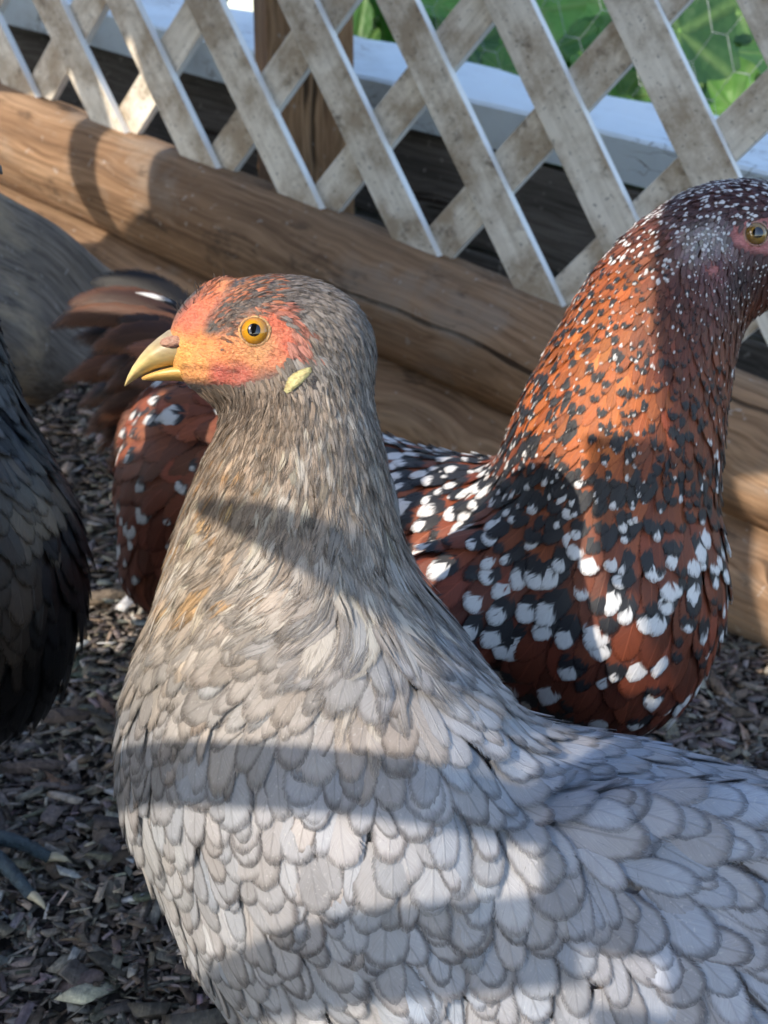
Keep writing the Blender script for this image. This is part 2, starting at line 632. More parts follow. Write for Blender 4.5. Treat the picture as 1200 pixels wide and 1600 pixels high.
def surface_nets(sdf, xs, ys, zs):
    nx, ny, nz = len(xs), len(ys), len(zs)
    V = np.empty((nx, ny, nz), np.float32)
    B = 4
    cx, cy_, cz = [np.array([g[i:i + B].mean() for i in range(0, len(g), B)]) for g in (xs, ys, zs)]
    hx, hy, hz = [np.array([(g[min(i + B, len(g)) - 1] - g[i]) / 2 for i in range(0, len(g), B)]) for g in (xs, ys, zs)]
    G = np.stack(np.meshgrid(cx, cy_, cz, indexing='ij'), -1)
    H = np.stack(np.meshgrid(hx, hy, hz, indexing='ij'), -1)
    fc = sdf(G)
    near = np.abs(fc) < np.linalg.norm(H, axis=-1) * 1.25 + .012
    V[:] = np.repeat(np.repeat(np.repeat(fc, B, 0)[:nx], B, 1)[:, :ny], B, 2)[:, :, :nz]
    full = np.repeat(np.repeat(np.repeat(near, B, 0)[:nx], B, 1)[:, :ny], B, 2)[:, :, :nz]
    I, J, K = np.nonzero(full)
    for c in range(0, len(I), 200000):
        i, j, k = I[c:c + 200000], J[c:c + 200000], K[c:c + 200000]
        V[i, j, k] = sdf(np.stack([xs[i], ys[j], zs[k]], -1))
    sdf.cache = (xs, ys, zs, V)
    S = V < 0
    cnt = np.zeros((nx - 1, ny - 1, nz - 1), np.int8)
    for a in (0, 1):
        for b in (0, 1):
            for c in (0, 1):
                cnt += S[a:nx - 1 + a, b:ny - 1 + b, c:nz - 1 + c]
    act = (cnt > 0) & (cnt < 8)
    I, J, K = np.nonzero(act)
    idx = -np.ones(act.shape, np.int64)
    idx[I, J, K] = np.arange(len(I))
    acc = np.zeros((len(I), 3))
    num = np.zeros(len(I))
    cor = [(a, b, c) for a in (0, 1) for b in (0, 1) for c in (0, 1)]
    for u in range(8):
        for w in range(u + 1, 8):
            A, B = cor[u], cor[w]
            if sum(x != y for x, y in zip(A, B)) != 1:
                continue
            va, vb = V[I + A[0], J + A[1], K + A[2]], V[I + B[0], J + B[1], K + B[2]]
            m = (va < 0) != (vb < 0)
            t = np.where(m, va / np.where(m, va - vb, 1), 0)[:, None]
            pa = np.stack([xs[I + A[0]], ys[J + A[1]], zs[K + A[2]]], 1)
            pb = np.stack([xs[I + B[0]], ys[J + B[1]], zs[K + B[2]]], 1)
            acc += np.where(m[:, None], pa + t * (pb - pa), 0)
            num += m
    verts = acc / num[:, None]
    quads = []
    for ax in range(3):
        sl = [slice(1, -1)] * 3
        lo, hi = list(sl), list(sl)
        lo[ax], hi[ax] = slice(0, -1), slice(1, None)
        s0, s1 = S[tuple(lo)], S[tuple(hi)]
        i, j, k = np.nonzero(s0 != s1)
        ins = s0[i, j, k]
        g = [i + 1, j + 1, k + 1]
        g[ax] = g[ax] - 1
        o1, o2 = [(1, 2), (2, 0), (0, 1)][ax]
        q = []
        for da, db in ((-1, -1), (0, -1), (0, 0), (-1, 0)):
            h = [x.copy() for x in g]
            h[o1] = h[o1] + da
            h[o2] = h[o2] + db
            q.append(idx[h[0], h[1], h[2]])
        q = np.stack(q, 1)
        q[~ins] = q[~ins][:, ::-1]
        quads.append(q)
    faces = np.concatenate(quads)
    faces = faces[(faces >= 0).all(1)]
    return verts, faces


def axis_grid(lo, hi, flo, fhi, coarse, fine):
    a = list(np.arange(lo, flo, coarse)) if flo > lo else []
    b = list(np.arange(max(flo, lo), min(fhi, hi), fine))
    c = list(np.arange(min(fhi, hi), hi + coarse, coarse)) if fhi < hi else []
    return np.array(a + b + c)


# ------------------------------------------------------------------ feathers
class Field:
    """values scattered over the photo's plane, read by inverse distance"""
    def __init__(self, rows, soft=40.0, power=2.0):
        a = np.array(rows, float)
        self.xy, self.v = a[:, :2], a[:, 2:]
        self.soft, self.pw = soft, power

    def __call__(self, P):
        px, py, d = proj(P)
        w = 1.0 / (((px[..., None] - self.xy[:, 0]) ** 2 + (py[..., None] - self.xy[:, 1]) ** 2) + self.soft ** 2) ** self.pw
        w /= w.sum(-1, keepdims=True)
        return w @ self.v


TROW = np.array([0, .3, .55, .75, .9, .97, 1.0])
VROW = np.array([-1, -.5, 0, .5, 1.0])


def in_poly(px, py, poly):
    poly = np.array(poly, float)
    r = np.zeros(px.shape, bool)
    j = len(poly) - 1
    for i in range(len(poly)):
        xi, yi = poly[i]
        xj, yj = poly[j]
        c = ((yi > py) != (yj > py)) & (px < (xj - xi) * (py - yi) / (yj - yi + 1e-12) + xi)
        r ^= c
        j = i
    return r


def scatter(verts, faces, n, radius_fn, keep_fn):
    """dart throwing on a quad mesh; radius_fn gives each dart its own clearance in metres"""
    A, B, Cc, D = (verts[faces[:, k]] for k in range(4))
    ar = np.linalg.norm(np.cross(Cc - A, D - B), axis=1) * .5
    cen = (A + B + Cc + D) / 4
    nor = unit(np.cross(Cc - A, D - B))
    rad = radius_fn(cen)
    ok = keep_fn(cen, nor)
    w = ar / rad ** 2 * ok
    f = rng.choice(len(faces), n, p=w / w.sum())
    u, v = rng.random((2, n, 1))
    P = (A[f] * (1 - u) + B[f] * u) * (1 - v) + (D[f] * (1 - u) + Cc[f] * u) * v
    R = rad[f]
    order = np.argsort(-R + rng.random(n) * R * .3)
    cell = float(np.median(R)) * 1.5
    grid = {}
    keep = []
    Pl, Rl = P.tolist(), R.tolist()
    for i in order:
        p, r = Pl[i], Rl[i]
        kx, ky, kz = int(p[0] // cell), int(p[1] // cell), int(p[2] // cell)
        m = int(r // cell) + 1
        bad = False
        for a in range(kx - m, kx + m + 1):
            for b in range(ky - m, ky + m + 1):
                for c in range(kz - m, kz + m + 1):
                    for q in grid.get((a, b, c), ()):
                        if (q[0] - p[0]) ** 2 + (q[1] - p[1]) ** 2 + (q[2] - p[2]) ** 2 < r * r:
                            bad = True
                            break
                    if bad: break
                if bad: break
            if bad: break
        if not bad:
            grid.setdefault((kx, ky, kz), []).append(p)
            keep.append(i)
    return P[keep], f[keep]


def profile(t, t0, p):
    """half-width of the vane at t (1 = widest) and the tip parameter"""
    x = np.clip((t - t0) / (1 - t0), 0, 1)
    w = np.where(t < t0, .4 + .6 * np.sin(np.pi / 2 * np.clip(t / t0, 0, 1)), np.maximum(1 - x ** p, 0) ** (1 / p))
    return w, x


def grow(sdf, roots, flow, L, W, lift, t0, pw=2.2, jit=.12, follow=.6, trow=TROW, vrow=VROW, curl=None):
    """lay feathers along the flow on the body; returns (N,R,C,3) vertices and (N,R,C,3) t,v,edge"""
    N = len(roots)
    base = -np.minimum(.003, L * .10)
    P, n = sdf.project(roots, base)
    ang = rng.normal(0, jit, N)[:, None]

    def direction(Q, n):
        f = flow(Q)
        D = f[:, :1] * RX - f[:, 1:2] * UP
        D = unit(D - n * (D * n).sum(1, keepdims=True))
        return unit(D * np.cos(ang) + np.cross(n, D) * np.sin(ang))
    D = direction(P, n)
    rows, uv, nrm_rows = [], [], []
    wob = rng.normal(0, .0002, N)
    roll = rng.normal(0, .06, N) * W
    for i, t in enumerate(trow):
        if i:
            P = P + D * (L * (t - trow[i - 1]))[:, None]
            P, n = sdf.project(P, base + (lift + wob - base) * t ** .9, 1)
            D = unit((1 - follow) * D + follow * direction(P, n))
            D = unit(D - n * (D * n).sum(1, keepdims=True))
        w, x = profile(t, t0, pw)
        side = np.cross(n, D)
        S = P[:, None] + side[:, None] * (vrow[None, :, None] * (W * w)[:, None, None])
        h = (base + (lift + wob - base) * t ** .9)[:, None] - np.abs(vrow)[None] ** 2 * np.minimum(lift * .55, .0016)[:, None] * (.4 + .6 * t) + vrow[None] * (roll * t)[:, None]
        g = n[:, None]
        S = S - g * (sdf(S) - h)[..., None]
        rows.append(S)
        nrm_rows.append(np.repeat(n[:, None], len(vrow), 1))
        ea = np.abs(vrow)[None] * np.where(t < t0, 1.0, w)[:, None]
        e = (ea ** pw + (x[:, None]) ** pw) ** (1 / pw)
        uv.append(np.stack([np.full((N, len(vrow)), t), np.repeat(vrow[None], N, 0), np.clip(e, 0, 1)], -1))
    return np.stack(rows, 1), np.stack(uv, 1), np.stack(nrm_rows, 1)


def feather_mesh(name, V, UV, col, rnd, pat, mat, parent, BN=None):
    N, R, Cn = V.shape[:3]
    if BN is None:
        d1 = np.gradient(V, axis=1)
        d2 = np.gradient(V, axis=2)
        BN = unit(np.cross(d1, d2) + 1e-12)
    base = (np.arange(R - 1)[:, None] * Cn + np.arange(Cn - 1)[None]).ravel()
    q = np.stack([base, base + Cn, base + Cn + 1, base + 1], 1)
    F = (q[None] + (np.arange(N) * R * Cn)[:, None, None]).reshape(-1, 4)
    rep = lambda a: np.repeat(a, R * Cn, 0)
    return mesh_obj(name, V.reshape(-1, 3), F, mat, parent, attrs={
        'fuv': ('FLOAT_VECTOR', UV.reshape(-1, 3)), 'fcol': ('FLOAT_COLOR', rgba(rep(col))),
        'frnd': ('FLOAT_VECTOR', rep(rnd)), 'bnor': ('FLOAT_VECTOR', BN.reshape(-1, 3)), 'fpat': ('FLOAT_VECTOR', rep(pat))})


def split_feathers(root, V, UV, BN, col, rnd, pat, mat, score, n=300):
    """the n feathers that show largest become parts, the rest one mass"""
    order = np.argsort(-score)
    big, rest = order[:n], order[n:]
    for i in big:
        k = slice(i, i + 1)
        feather_mesh('feather', V[k], UV[k], col[k], rnd[k], pat[k], mat, root, BN[k])
    if len(rest):
        o = feather_mesh('plumage', V[rest], UV[rest], col[rest], rnd[rest], pat[rest], mat, root, BN[rest])
        tag(o, kind='stuff')


def bezier_feather(P0, P1, P2, hw, normal, cup=.25, t0=.55, pw=2.2, rows=None):
    """a free feather along a curve, with a cupped vane"""
    t = np.array([0, .15, .3, .45, .6, .72, .83, .92, .975, 1.0]) if rows is None else rows
    P0, P1, P2 = map(np.array, (P0, P1, P2))
    c = (1 - t)[:, None] ** 2 * P0 + 2 * ((1 - t) * t)[:, None] * P1 + t[:, None] ** 2 * P2
    d = unit(2 * (1 - t)[:, None] * (P1 - P0) + 2 * t[:, None] * (P2 - P1))
    nn = unit(np.array(normal) - d * (d @ np.array(normal))[:, None])
    side = np.cross(nn, d)
    w, x = profile(t, t0, pw)
    V = c[:, None] + side[:, None] * (VROW[None, :, None] * (hw * w)[:, None, None]) - nn[:, None] * ((VROW ** 2)[None, :, None] * (cup * hw * w)[:, None, None])
    ea = np.abs(VROW)[None] * np.where(t < t0, 1.0, w)[:, None]
    e = np.clip((ea ** pw + x[:, None] ** pw) ** (1 / pw), 0, 1)
    UV = np.stack([np.repeat(t[:, None], 5, 1), np.repeat(VROW[None], len(t), 0), e], -1)
    return V[None], UV[None]


# ------------------------------------------------------------------ generic solids
def tube(name, pts, radii, mat, parent=None, seg=10, cols=None, closed=True):
    pts = np.array(pts, float)
    radii = np.array(radii, float)
    d = unit(np.gradient(pts, axis=0))
    ref = np.array([.3, .5, .81])
    a = unit(np.cross(d, ref))
    b = np.cross(d, a)
    th = np.linspace(0, 2 * np.pi, seg, endpoint=False)
    V = pts[:, None] + radii[:, None, None] * (np.cos(th)[None, :, None] * a[:, None] + np.sin(th)[None, :, None] * b[:, None])
    n = len(pts)
    F = []
    for i in range(n - 1):
        for j in range(seg):
            k = (j + 1) % seg
            F.append((i * seg + j, i * seg + k, (i + 1) * seg + k, (i + 1) * seg + j))
    F.append(tuple(range(seg))[::-1])
    F.append(tuple((n - 1) * seg + j for j in range(seg)))
    at_ = None
    if cols is not None:
        at_ = {'fcol': ('FLOAT_COLOR', rgba(np.repeat(np.array(cols, float), seg, 0)))}
    return mesh_obj(name, V.reshape(-1, 3), F, mat, parent, attrs=at_)


def loft(name, rings, mat, parent=None, cols=None, smooth=True):
    rings = np.array(rings, float)
    n, seg = rings.shape[:2]
    F = []
    for i in range(n - 1):
        for j in range(seg):
            k = (j + 1) % seg
            F.append((i * seg + j, i * seg + k, (i + 1) * seg + k, (i + 1) * seg + j))
    F.append(tuple(range(seg))[::-1])
    F.append(tuple((n - 1) * seg + j for j in range(seg)))
    at_ = None
    if cols is not None:
        at_ = {'fcol': ('FLOAT_COLOR', rgba(np.array(cols, float).reshape(-1, 3)))}
    return mesh_obj(name, rings.reshape(-1, 3), F, mat, parent, smooth, at_)


def board(name, origin, ex, ey, ez, size, mat, parent=None, bevel=.002, wob=0.0, seg=1):
    """box with local axes (ex along the grain); local coordinates are kept for the material"""
    bm = bmesh.new()
    bmesh.ops.create_cube(bm, size=1.0)
    for v in bm.verts:
        v.co.x *= size[0]; v.co.y *= size[1]; v.co.z *= size[2]
    if bevel:
        bmesh.ops.bevel(bm, geom=bm.edges[:], offset=bevel, segments=2, affect='EDGES', profile=.6)
    if seg > 1:
        ed = [e for e in bm.edges if abs(e.verts[0].co.x - e.verts[1].co.x) > size[0] * .5]
        bmesh.ops.subdivide_edges(bm, edges=ed, cuts=seg)
    if wob:
        for v in bm.verts:
            q = v.co * 9.0
            v.co.y += wob * math.sin(q.x * 1.3 + origin[0] * 50)
            v.co.z += wob * math.sin(q.x * .9 + 2 + origin[0] * 31)
    me = bpy.data.meshes.new(name)
    bm.to_mesh(me)
    bm.free()
    me.materials.append(mat)
    o = bpy.data.objects.new(name, me)
    from mathutils import Matrix
    R = Matrix((ex, ey, ez)).transposed().to_4x4()
    R.translation = Vector(origin)
    COL.objects.link(o)
    if parent is not None:
        o.parent = parent
        o.matrix_parent_inverse = parent.matrix_basis.inverted()
    o.matrix_basis = R
    return o


# ------------------------------------------------------------------ fence line and ground
PA, PB = at(50, 160, 1.25), at(857, 482, 1.0)           # bottom edge of the lattice
FU = unit(PB - PA)                                       # along the fence, down to the right
FH = unit(np.array([FU[0], FU[1], 0]))                   # same, level
FN = np.array([FH[1], -FH[0], 0])                        # level normal
if FN[1] > 0: FN = -FN                                   # towards the camera
LA, LB = at(125, 256, 1.237), at(1148, 690, .948)        # axis of the upper log
LU = unit(LB - LA)


def ground_z(x, y):
    x, y = np.asarray(x, float), np.asarray(y, float)
    rx, ry = x - LB[0], y - LB[1]
    u = -(rx * FH[0] + ry * FH[1])                       # metres up the slope along the fence
    w = rx * FN[0] + ry * FN[1]                          # metres in front of the fence
    zf = (LB[2] - .128) + u * (LA[2] - LB[2]) / np.hypot(*(LA - LB)[:2])
    zf = np.clip(zf, 0, .5)
    k = np.clip((w - .08) / .42, 0, 1)
    k = 1 - k * k * (3 - 2 * k)
    return zf * k


def build_ground():
    def ax(lo, hi):
        core = np.arange(lo, hi, .02)
        far = np.array([.1, .3, .8, 2, 5, 15, 50, 200, 800])
        return np.concatenate([lo - far[::-1], core, hi - .02 + far])
    xs, ys = ax(-1.2, 1.0), ax(.1, 1.9)
    X, Y = np.meshgrid(xs, ys, indexing='ij')
    Z = ground_z(np.clip(X, -1.2, 1.0), np.clip(Y, .1, 1.9))
    V = np.stack([X, Y, Z], -1).reshape(-1, 3)
    ny = len(ys)
    i, j = np.meshgrid(np.arange(len(xs) - 1), np.arange(ny - 1), indexing='ij')
    a = (i * ny + j).ravel()
    F = np.stack([a, a + ny, a + ny + 1, a + 1], 1)
    o = mesh_obj('ground', V, F, M['soil'])
    tag(o, 'dark mulch-covered soil of the run', kind='structure')


build_ground()


def chip_arrays(n, lx, ly, x, y, zoff, tilt=.26):
    """irregular split slivers"""
    base = np.array([[-1, -1, 0], [1, -1, 0], [1, 1, 0], [-1, 1, 0], [-1, -1, 1], [1, -1, 1], [1, 1, 1], [-1, 1, 1]], float)
    V = np.repeat(base[None], n, 0)
    V[..., :2] *= 1 + rng.uniform(-.45, .2, (n, 8, 2))
    V[..., 0] *= lx[:, None] / 2
    V[..., 1] *= ly[:, None] / 2
    th = np.clip(np.minimum(lx, ly) * rng.uniform(.12, .45, n), .0004, .003)
    V[..., 2] = V[..., 2] * th[:, None] * rng.uniform(.6, 1.2, (n, 8))
    V[..., 2] += (V[..., 0] ** 2) * rng.normal(0, 6, n)[:, None]
    yaw = rng.uniform(0, 2 * np.pi, n)
    rx, ry = rng.normal(0, tilt, (2, n))
    c, s = np.cos, np.sin
    y1 = V[..., 1] * c(rx)[:, None] - V[..., 2] * s(rx)[:, None]
    z1 = V[..., 1] * s(rx)[:, None] + V[..., 2] * c(rx)[:, None]
    x2 = V[..., 0] * c(ry)[:, None] + z1 * s(ry)[:, None]
    z2 = -V[..., 0] * s(ry)[:, None] + z1 * c(ry)[:, None]
    x3 = x2 * c(yaw)[:, None] - y1 * s(yaw)[:, None]
    y3 = x2 * s(yaw)[:, None] + y1 * c(yaw)[:, None]
    return np.stack([x3 + x[:, None], y3 + y[:, None], z2 + (ground_z(x, y) + zoff)[:, None]], -1)


CHIPF = np.array([[3, 2, 1, 0], [4, 5, 6, 7], [0, 1, 5, 4], [1, 2, 6, 5], [2, 3, 7, 6], [3, 0, 4, 7]])


def build_mulch():
    N = 160000
    x = rng.uniform(-.75, .65, N)
    y = rng.uniform(.28, 1.5, N)
    w = (x - LB[0]) * FN[0] + (y - LB[1]) * FN[1]
    P = np.stack([x, y, ground_z(x, y)], -1)
    px, py, d = proj(P)
    ok = (w > .03) & (px > -260) & (px < 1420) & (py > 350) & (py < 1850)
    # plenty where the photo looks, fewer under the hens
    ok &= (px < 430) | (px > 1040) | (rng.random(N) < .25)
    x, y = x[ok], y[ok]
    n = len(x)
    sz = rng.lognormal(0, .55, n)
    lx = np.clip(.0080 * sz, .0025, .042)
    ly = np.clip(lx * rng.uniform(.08, .42, n), .0008, .014)
    V = chip_arrays(n, lx, ly, x, y, rng.uniform(-.001, .007, n))
    g = rng.lognormal(math.log(.15), .5, n)[:, None]
    col = 1.5 * g * np.array([1.0, .88, .77]) * (1 + rng.normal(0, .06, (n, 3)))
    red = rng.random(n) < .16
    col[red] = g[red] * np.array([1.65, 1.25, .95])
    tan = rng.random(n) < .045
    col[tan] = np.array([.20, .15, .11]) * rng.uniform(.6, 1.5, (tan.sum(), 1))
    F = (CHIPF[None] + (np.arange(n) * 8)[:, None, None]).reshape(-1, 4)
    o = mesh_obj('mulch_chips', V.reshape(-1, 3), F, M['chip'], smooth=False,
                 attrs={'fcol': ('FLOAT_COLOR', rgba(np.repeat(np.clip(col, .008, .6), 8, 0)))})
    tag(o, 'dark shredded bark mulch covering the ground', 'mulch', kind='stuff')


build_mulch()


def ground_hit(px, py):
    lo, hi = .3, 2.5
    for d in np.arange(.3, 2.5, .004):
        p = at(px, py, d)
        if p[2] < ground_z(p[0], p[1]):
            return p
    return p


def build_shade_screen():
    """slatted screen added out of view, boards set to throw the bands of shade"""
    ea = unit(np.cross([0, 0, 1.0], SUN))
    eb = np.cross(SUN, ea)
    et = unit(ea + .432 * eb)
    en = unit(eb - .432 * ea)
    D = .36
    root = empty('added_shade_screen', tuple(et * -.2 + en * .6 + SUN * D))  # unseen screen, added to cast bands of shade over the scene
    tag(root, 'slatted wooden screen added out of view, throwing bands of shade on the hens', 'shade screen')
    # (start along, end along, low and high edge at the start, low and high edge at the end)
    B = [
        (-.19, -.05, .296, .312, .329, .3545), (-.21, -.05, .3635, .382, .3645, .3835), (-.152, -.080, .454, .458, .416, .4475),
        (-.058, .25, .338, .3725), (-.066, .25, .372, .411), (-.088, .25, .410, .487), (-.098, .25, .485, .541), (-.068, .25, .539, .70), (-.05, .25, .15, .324), (-.030, .25, .320, .342), (-1.05, -.40, 1.176, 1.30), (-1.05, -.40, 1.298, 1.45),
        (-.75, -.19, .16, .302), (-.75, -.19, .30, .402), (-.75, -.19, .40, .498), (-.80, -.425, .497, .5255), (-.275, -.19, .497, .5245),
        (-.53, -.19, .524, .578), (-.80, -.605, .525, .578), 
        (-.80, -.19, .611, .673), (-.80, -.41, .576, .613), (-.29, -.19, .576, .613), (-.95, .25, .70, .80), (-.95, -.455, .670, .702), (-.375, -.19, .670, .702), (-.95, .25, .798, .90), (-.95, .25, .898, .957),
        (-.66, .25, .955, 1.06), (-.66, .25, 1.058, 1.18), (-1.0, -.66, 1.10, 1.18),
    ]
    B = [r if len(r) == 6 else r + r[2:] for r in B]
    for k, (t0, t1, a0, a1, b0, b1) in enumerate(B):
        off = SUN * (D + .0135 * (k % 3))
        P = [et * t0 + en * a0, et * t1 + en * b0, et * t1 + en * b1, et * t0 + en * a1]
        V = [p + off for p in P] + [p + off + SUN * .010 for p in P]
        F = [(0, 1, 2, 3), (7, 6, 5, 4), (0, 4, 5, 1), (1, 5, 6, 2), (2, 6, 7, 3), (3, 7, 4, 0)]
        o = mesh_obj('slat', np.array(V), F, M['shade'], root, smooth=False)
    for t0 in (-.745, .215):
        P = [et * t0 + en * .12, et * (t0 + .03) + en * .12, et * (t0 + .03) + en * 1.16, et * t0 + en * 1.16]
        V = [p + SUN * (D + .042) for p in P] + [p + SUN * (D + .06) for p in P]
        mesh_obj('shade_screen_rail', np.array(V), [(0, 1, 2, 3), (7, 6, 5, 4), (0, 4, 5, 1), (1, 5, 6, 2), (2, 6, 7, 3), (3, 7, 4, 0)], M['shade'], root, smooth=False)


build_shade_screen()


def big_chip(px, py, l, w, yaw, col, label, name='wood_chip', th=.006):
    p = ground_hit(px, py) + np.array([0, 0, .006])
    n = 9
    s = np.linspace(-.5, .5, n)
    rr = random.Random(px)
    rings = []
    e = np.array([math.cos(yaw), math.sin(yaw), 0.0])
    f = np.array([-math.sin(yaw), math.cos(yaw), 0.0])
    for k in s:
        ww = w * (.5 - .75 * abs(k) ** 2.2 * 2) * rr.uniform(.85, 1.1)
        hh = th * rr.uniform(.8, 1.2) * (1 - 1.2 * abs(k) ** 2)
        cz = .10 * l * (.25 - k * k)
        ring = []
        for a in np.linspace(0, 2 * math.pi, 10, endpoint=False):
            ring.append(p + e * k * l + f * ww * math.cos(a) + np.array([0, 0, cz + hh * math.sin(a) * rr.uniform(.75, 1.1)]))
        rings.append(ring)
    o = loft(name, rings, M['chip'], None, np.repeat(np.array([[col]]), n * 10, 1).reshape(n, 10, 3), smooth=False)
    tag(o, label, 'twig' if name == 'twig' else 'wood chip')
    return o


big_chip(112, 1133, .036, .017, .25, (.10, .075, .065), 'broad ridged bark chip lying just below the black hen')
big_chip(92, 1243, .046, .007, -.75, (.17, .10, .065), 'reddish brown twig on the mulch above the black hen\'s claw', 'twig', .004)
big_chip(168, 1120, .030, .006, -1.0, (.16, .10, .08), 'narrow reddish sliver of bark beside the grey hen\'s breast')
big_chip(172, 945, .045, .015, .5, (.18, .14, .10), 'pale sunlit chip below the speckled hen\'s tail')
big_chip(55, 1215, .040, .012, .1, (.13, .10, .09), 'wide brown chip under the black hen\'s belly')


# ------------------------------------------------------------------ logs
def build_log(name, A, B, r, mat, label, ext=.9, seed=1):
    A, B = np.array(A), np.array(B)
    u = unit(B - A)
    A2, B2 = A - u * ext, B + u * ext
    Ln = np.linalg.norm(B2 - A2)
    f = unit(np.cross(u, np.array([0, 0, 1.0])))
    g = np.cross(f, u)
    n, seg = 120, 40
    r_ = random.Random(seed)
    ph = [r_.uniform(0, 6.28) for _ in range(8)]
    V = np.zeros((n, seg, 3))
    th = np.linspace(0, 2 * np.pi, seg, endpoint=False)
    bumps = [(r_.uniform(0, Ln), r_.uniform(-.9, 1.8), r_.uniform(.02, .05), r_.uniform(.0015, .004)) for _ in range(16)]
    for i in range(n):
        x = Ln * i / (n - 1)
        rad = r * (1 + .018 * np.sin(x * 5 + ph[0]) + .012 * np.sin(x * 13 + ph[1]) + .012 * np.sin(th * 3 + ph[2] + x * 2) + .008 * np.sin(th * 7 + x * 4 + ph[3]))
        for bx, bt, bs, bh in bumps:
            rad = rad + bh * np.exp(-((x - bx) ** 2 + ((th - bt % 6.283) * r) ** 2) / bs ** 2)
        # a long drying check
        rad = rad - .004 * np.exp(-((th - 1.02 - .1 * np.sin(x * 2.1 + ph[4])) / .05) ** 2) * (.5 + .5 * np.sin(x * 3.3 + ph[5]))
        V[i, :, 0] = x - Ln / 2
        V[i, :, 1] = rad * np.cos(th)
        V[i, :, 2] = rad * np.sin(th)
    o = loft(name, V, mat)
    from mathutils import Matrix
    R = Matrix((u, -f, g)).transposed().to_4x4() if np.dot(np.cross(u, -f), g) > 0 else Matrix((u, f, g)).transposed().to_4x4()
    R.translation = Vector((A2 + B2) / 2)
    o.matrix_basis = R
    tag(o, label, 'log')
    return o


build_log('timber_log', LA, LB, .050, M['log'], 'round brown timber log carrying the white lattice')
DN = np.array([0, 0, -.092]) + FN * .012
build_log('timber_log', LA + DN, LB + DN, .048, M['log2'], 'lower brown timber log lying on the mulch under the other log', seed=4)

# weathered board leaning at the left
rp = empty('weathered_board', at(60, 520, .95))
tag(rp, 'dark grey weathered board lying against the lower log at left', 'board')


def build_ramp():
    A, B, Cc, D = at(-170, 150, .86), at(262, 462, 1.06), at(128, 606, .95), at(-170, 545, .80)
    nu, nv = 40, 16
    u = np.linspace(0, 1, nu)[:, None, None]
    v = np.linspace(0, 1, nv)[None, :, None]
    T = (A * (1 - u) + B * u) * (1 - v) + (D * (1 - u) + Cc * u) * v
    nrm = unit(np.cross(B - A, D - A))
    if nrm[2] < 0: nrm = -nrm
    vv = np.linspace(0, 1, nv)
    edge = np.minimum(vv, 1 - vv)
    round_ = -.022 * np.exp(-edge / .045)
    uu = np.linspace(0, 1, nu)
    rnd = .003 * np.sin(uu * 14)[:, None] + .004 * np.sin(vv * 9 + 1)[None] + round_[None]
    rnd = rnd - .03 * np.exp(-(1 - uu)[:, None] / .03)
    T = T + nrm * rnd[..., None]
    Bt = (A * (1 - u) + B * u) * (1 - v) + (D * (1 - u) + Cc * u) * v - nrm * .045
    V = np.concatenate([T.reshape(-1, 3), Bt.reshape(-1, 3)])
    n0 = nu * nv
    F = []
    for i in range(nu - 1):
        for j in range(nv - 1):
            a = i * nv + j
            F.append((a, a + nv, a + nv + 1, a + 1))
            F.append((n0 + a, n0 + a + 1, n0 + a + nv + 1, n0 + a + nv))
    for i in range(nu - 1):
        for j in (0, nv - 1):
            a = i * nv + j
            F.append((a, a + nv, n0 + a + nv, n0 + a))
    for j in range(nv - 1):
        for i in (0, nu - 1):
            a = i * nv + j
            F.append((a, a + 1, n0 + a + 1, n0 + a))
    ex = unit(B - A)
    ez = nrm
    ey = np.cross(ez, ex)
    O = (A + Cc) / 2
    L = (V - O) @ np.stack([ex, ey, ez], 1)
    o = mesh_obj('plank', L, F, M['ramp'])
    from mathutils import Matrix
    R = Matrix((ex, ey, ez)).transposed().to_4x4()
    R.translation = Vector(O)
    o.parent = rp
    o.matrix_parent_inverse = rp.matrix_basis.inverted()
    o.matrix_basis = R


build_ramp()

# ------------------------------------------------------------------ lattice
FPN = unit(np.cross(FU, np.array([0, 0, 1.0])))
if FPN[1] > 0: FPN = -FPN                                # towards the camera


def on_plane(px, py, off=0.0):
    ray = at(px, py, 1.0) - C0
    t = ((PA + FPN * off - C0) @ FPN) / (ray @ FPN)
    return C0 + t * ray


def build_lattice():
    root = empty('lattice_panel', PA)
    tag(root, 'weathered white diamond lattice standing on the upper log', 'lattice')
    D1 = unit(on_plane(700 / 2, 120 / 2) - on_plane(843 / 2, 416 / 2))      # '\' strips, upwards
    D2 = unit(on_plane(1160 / 2, 365 / 2) - on_plane(958 / 2, 622 / 2))     # '/' strips, upwards
    step = np.linalg.norm(PB - PA) / 5.0
    Wd, Th = .0325, .0085

    def strip(B, D, off, h):
        ez = FPN
        ex = D
        ey = np.cross(ez, ex)
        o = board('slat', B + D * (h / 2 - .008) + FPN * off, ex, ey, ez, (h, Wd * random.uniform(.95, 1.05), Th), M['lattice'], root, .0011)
        return o
    for k in range(-9, 12):
        B = PA + FU * (step * k)
        strip(B + FU * random.uniform(-.002, .002), D1, .0045, .42)
        strip(B + FU * random.uniform(-.002, .002), D2, -.0045, .42)


build_lattice()


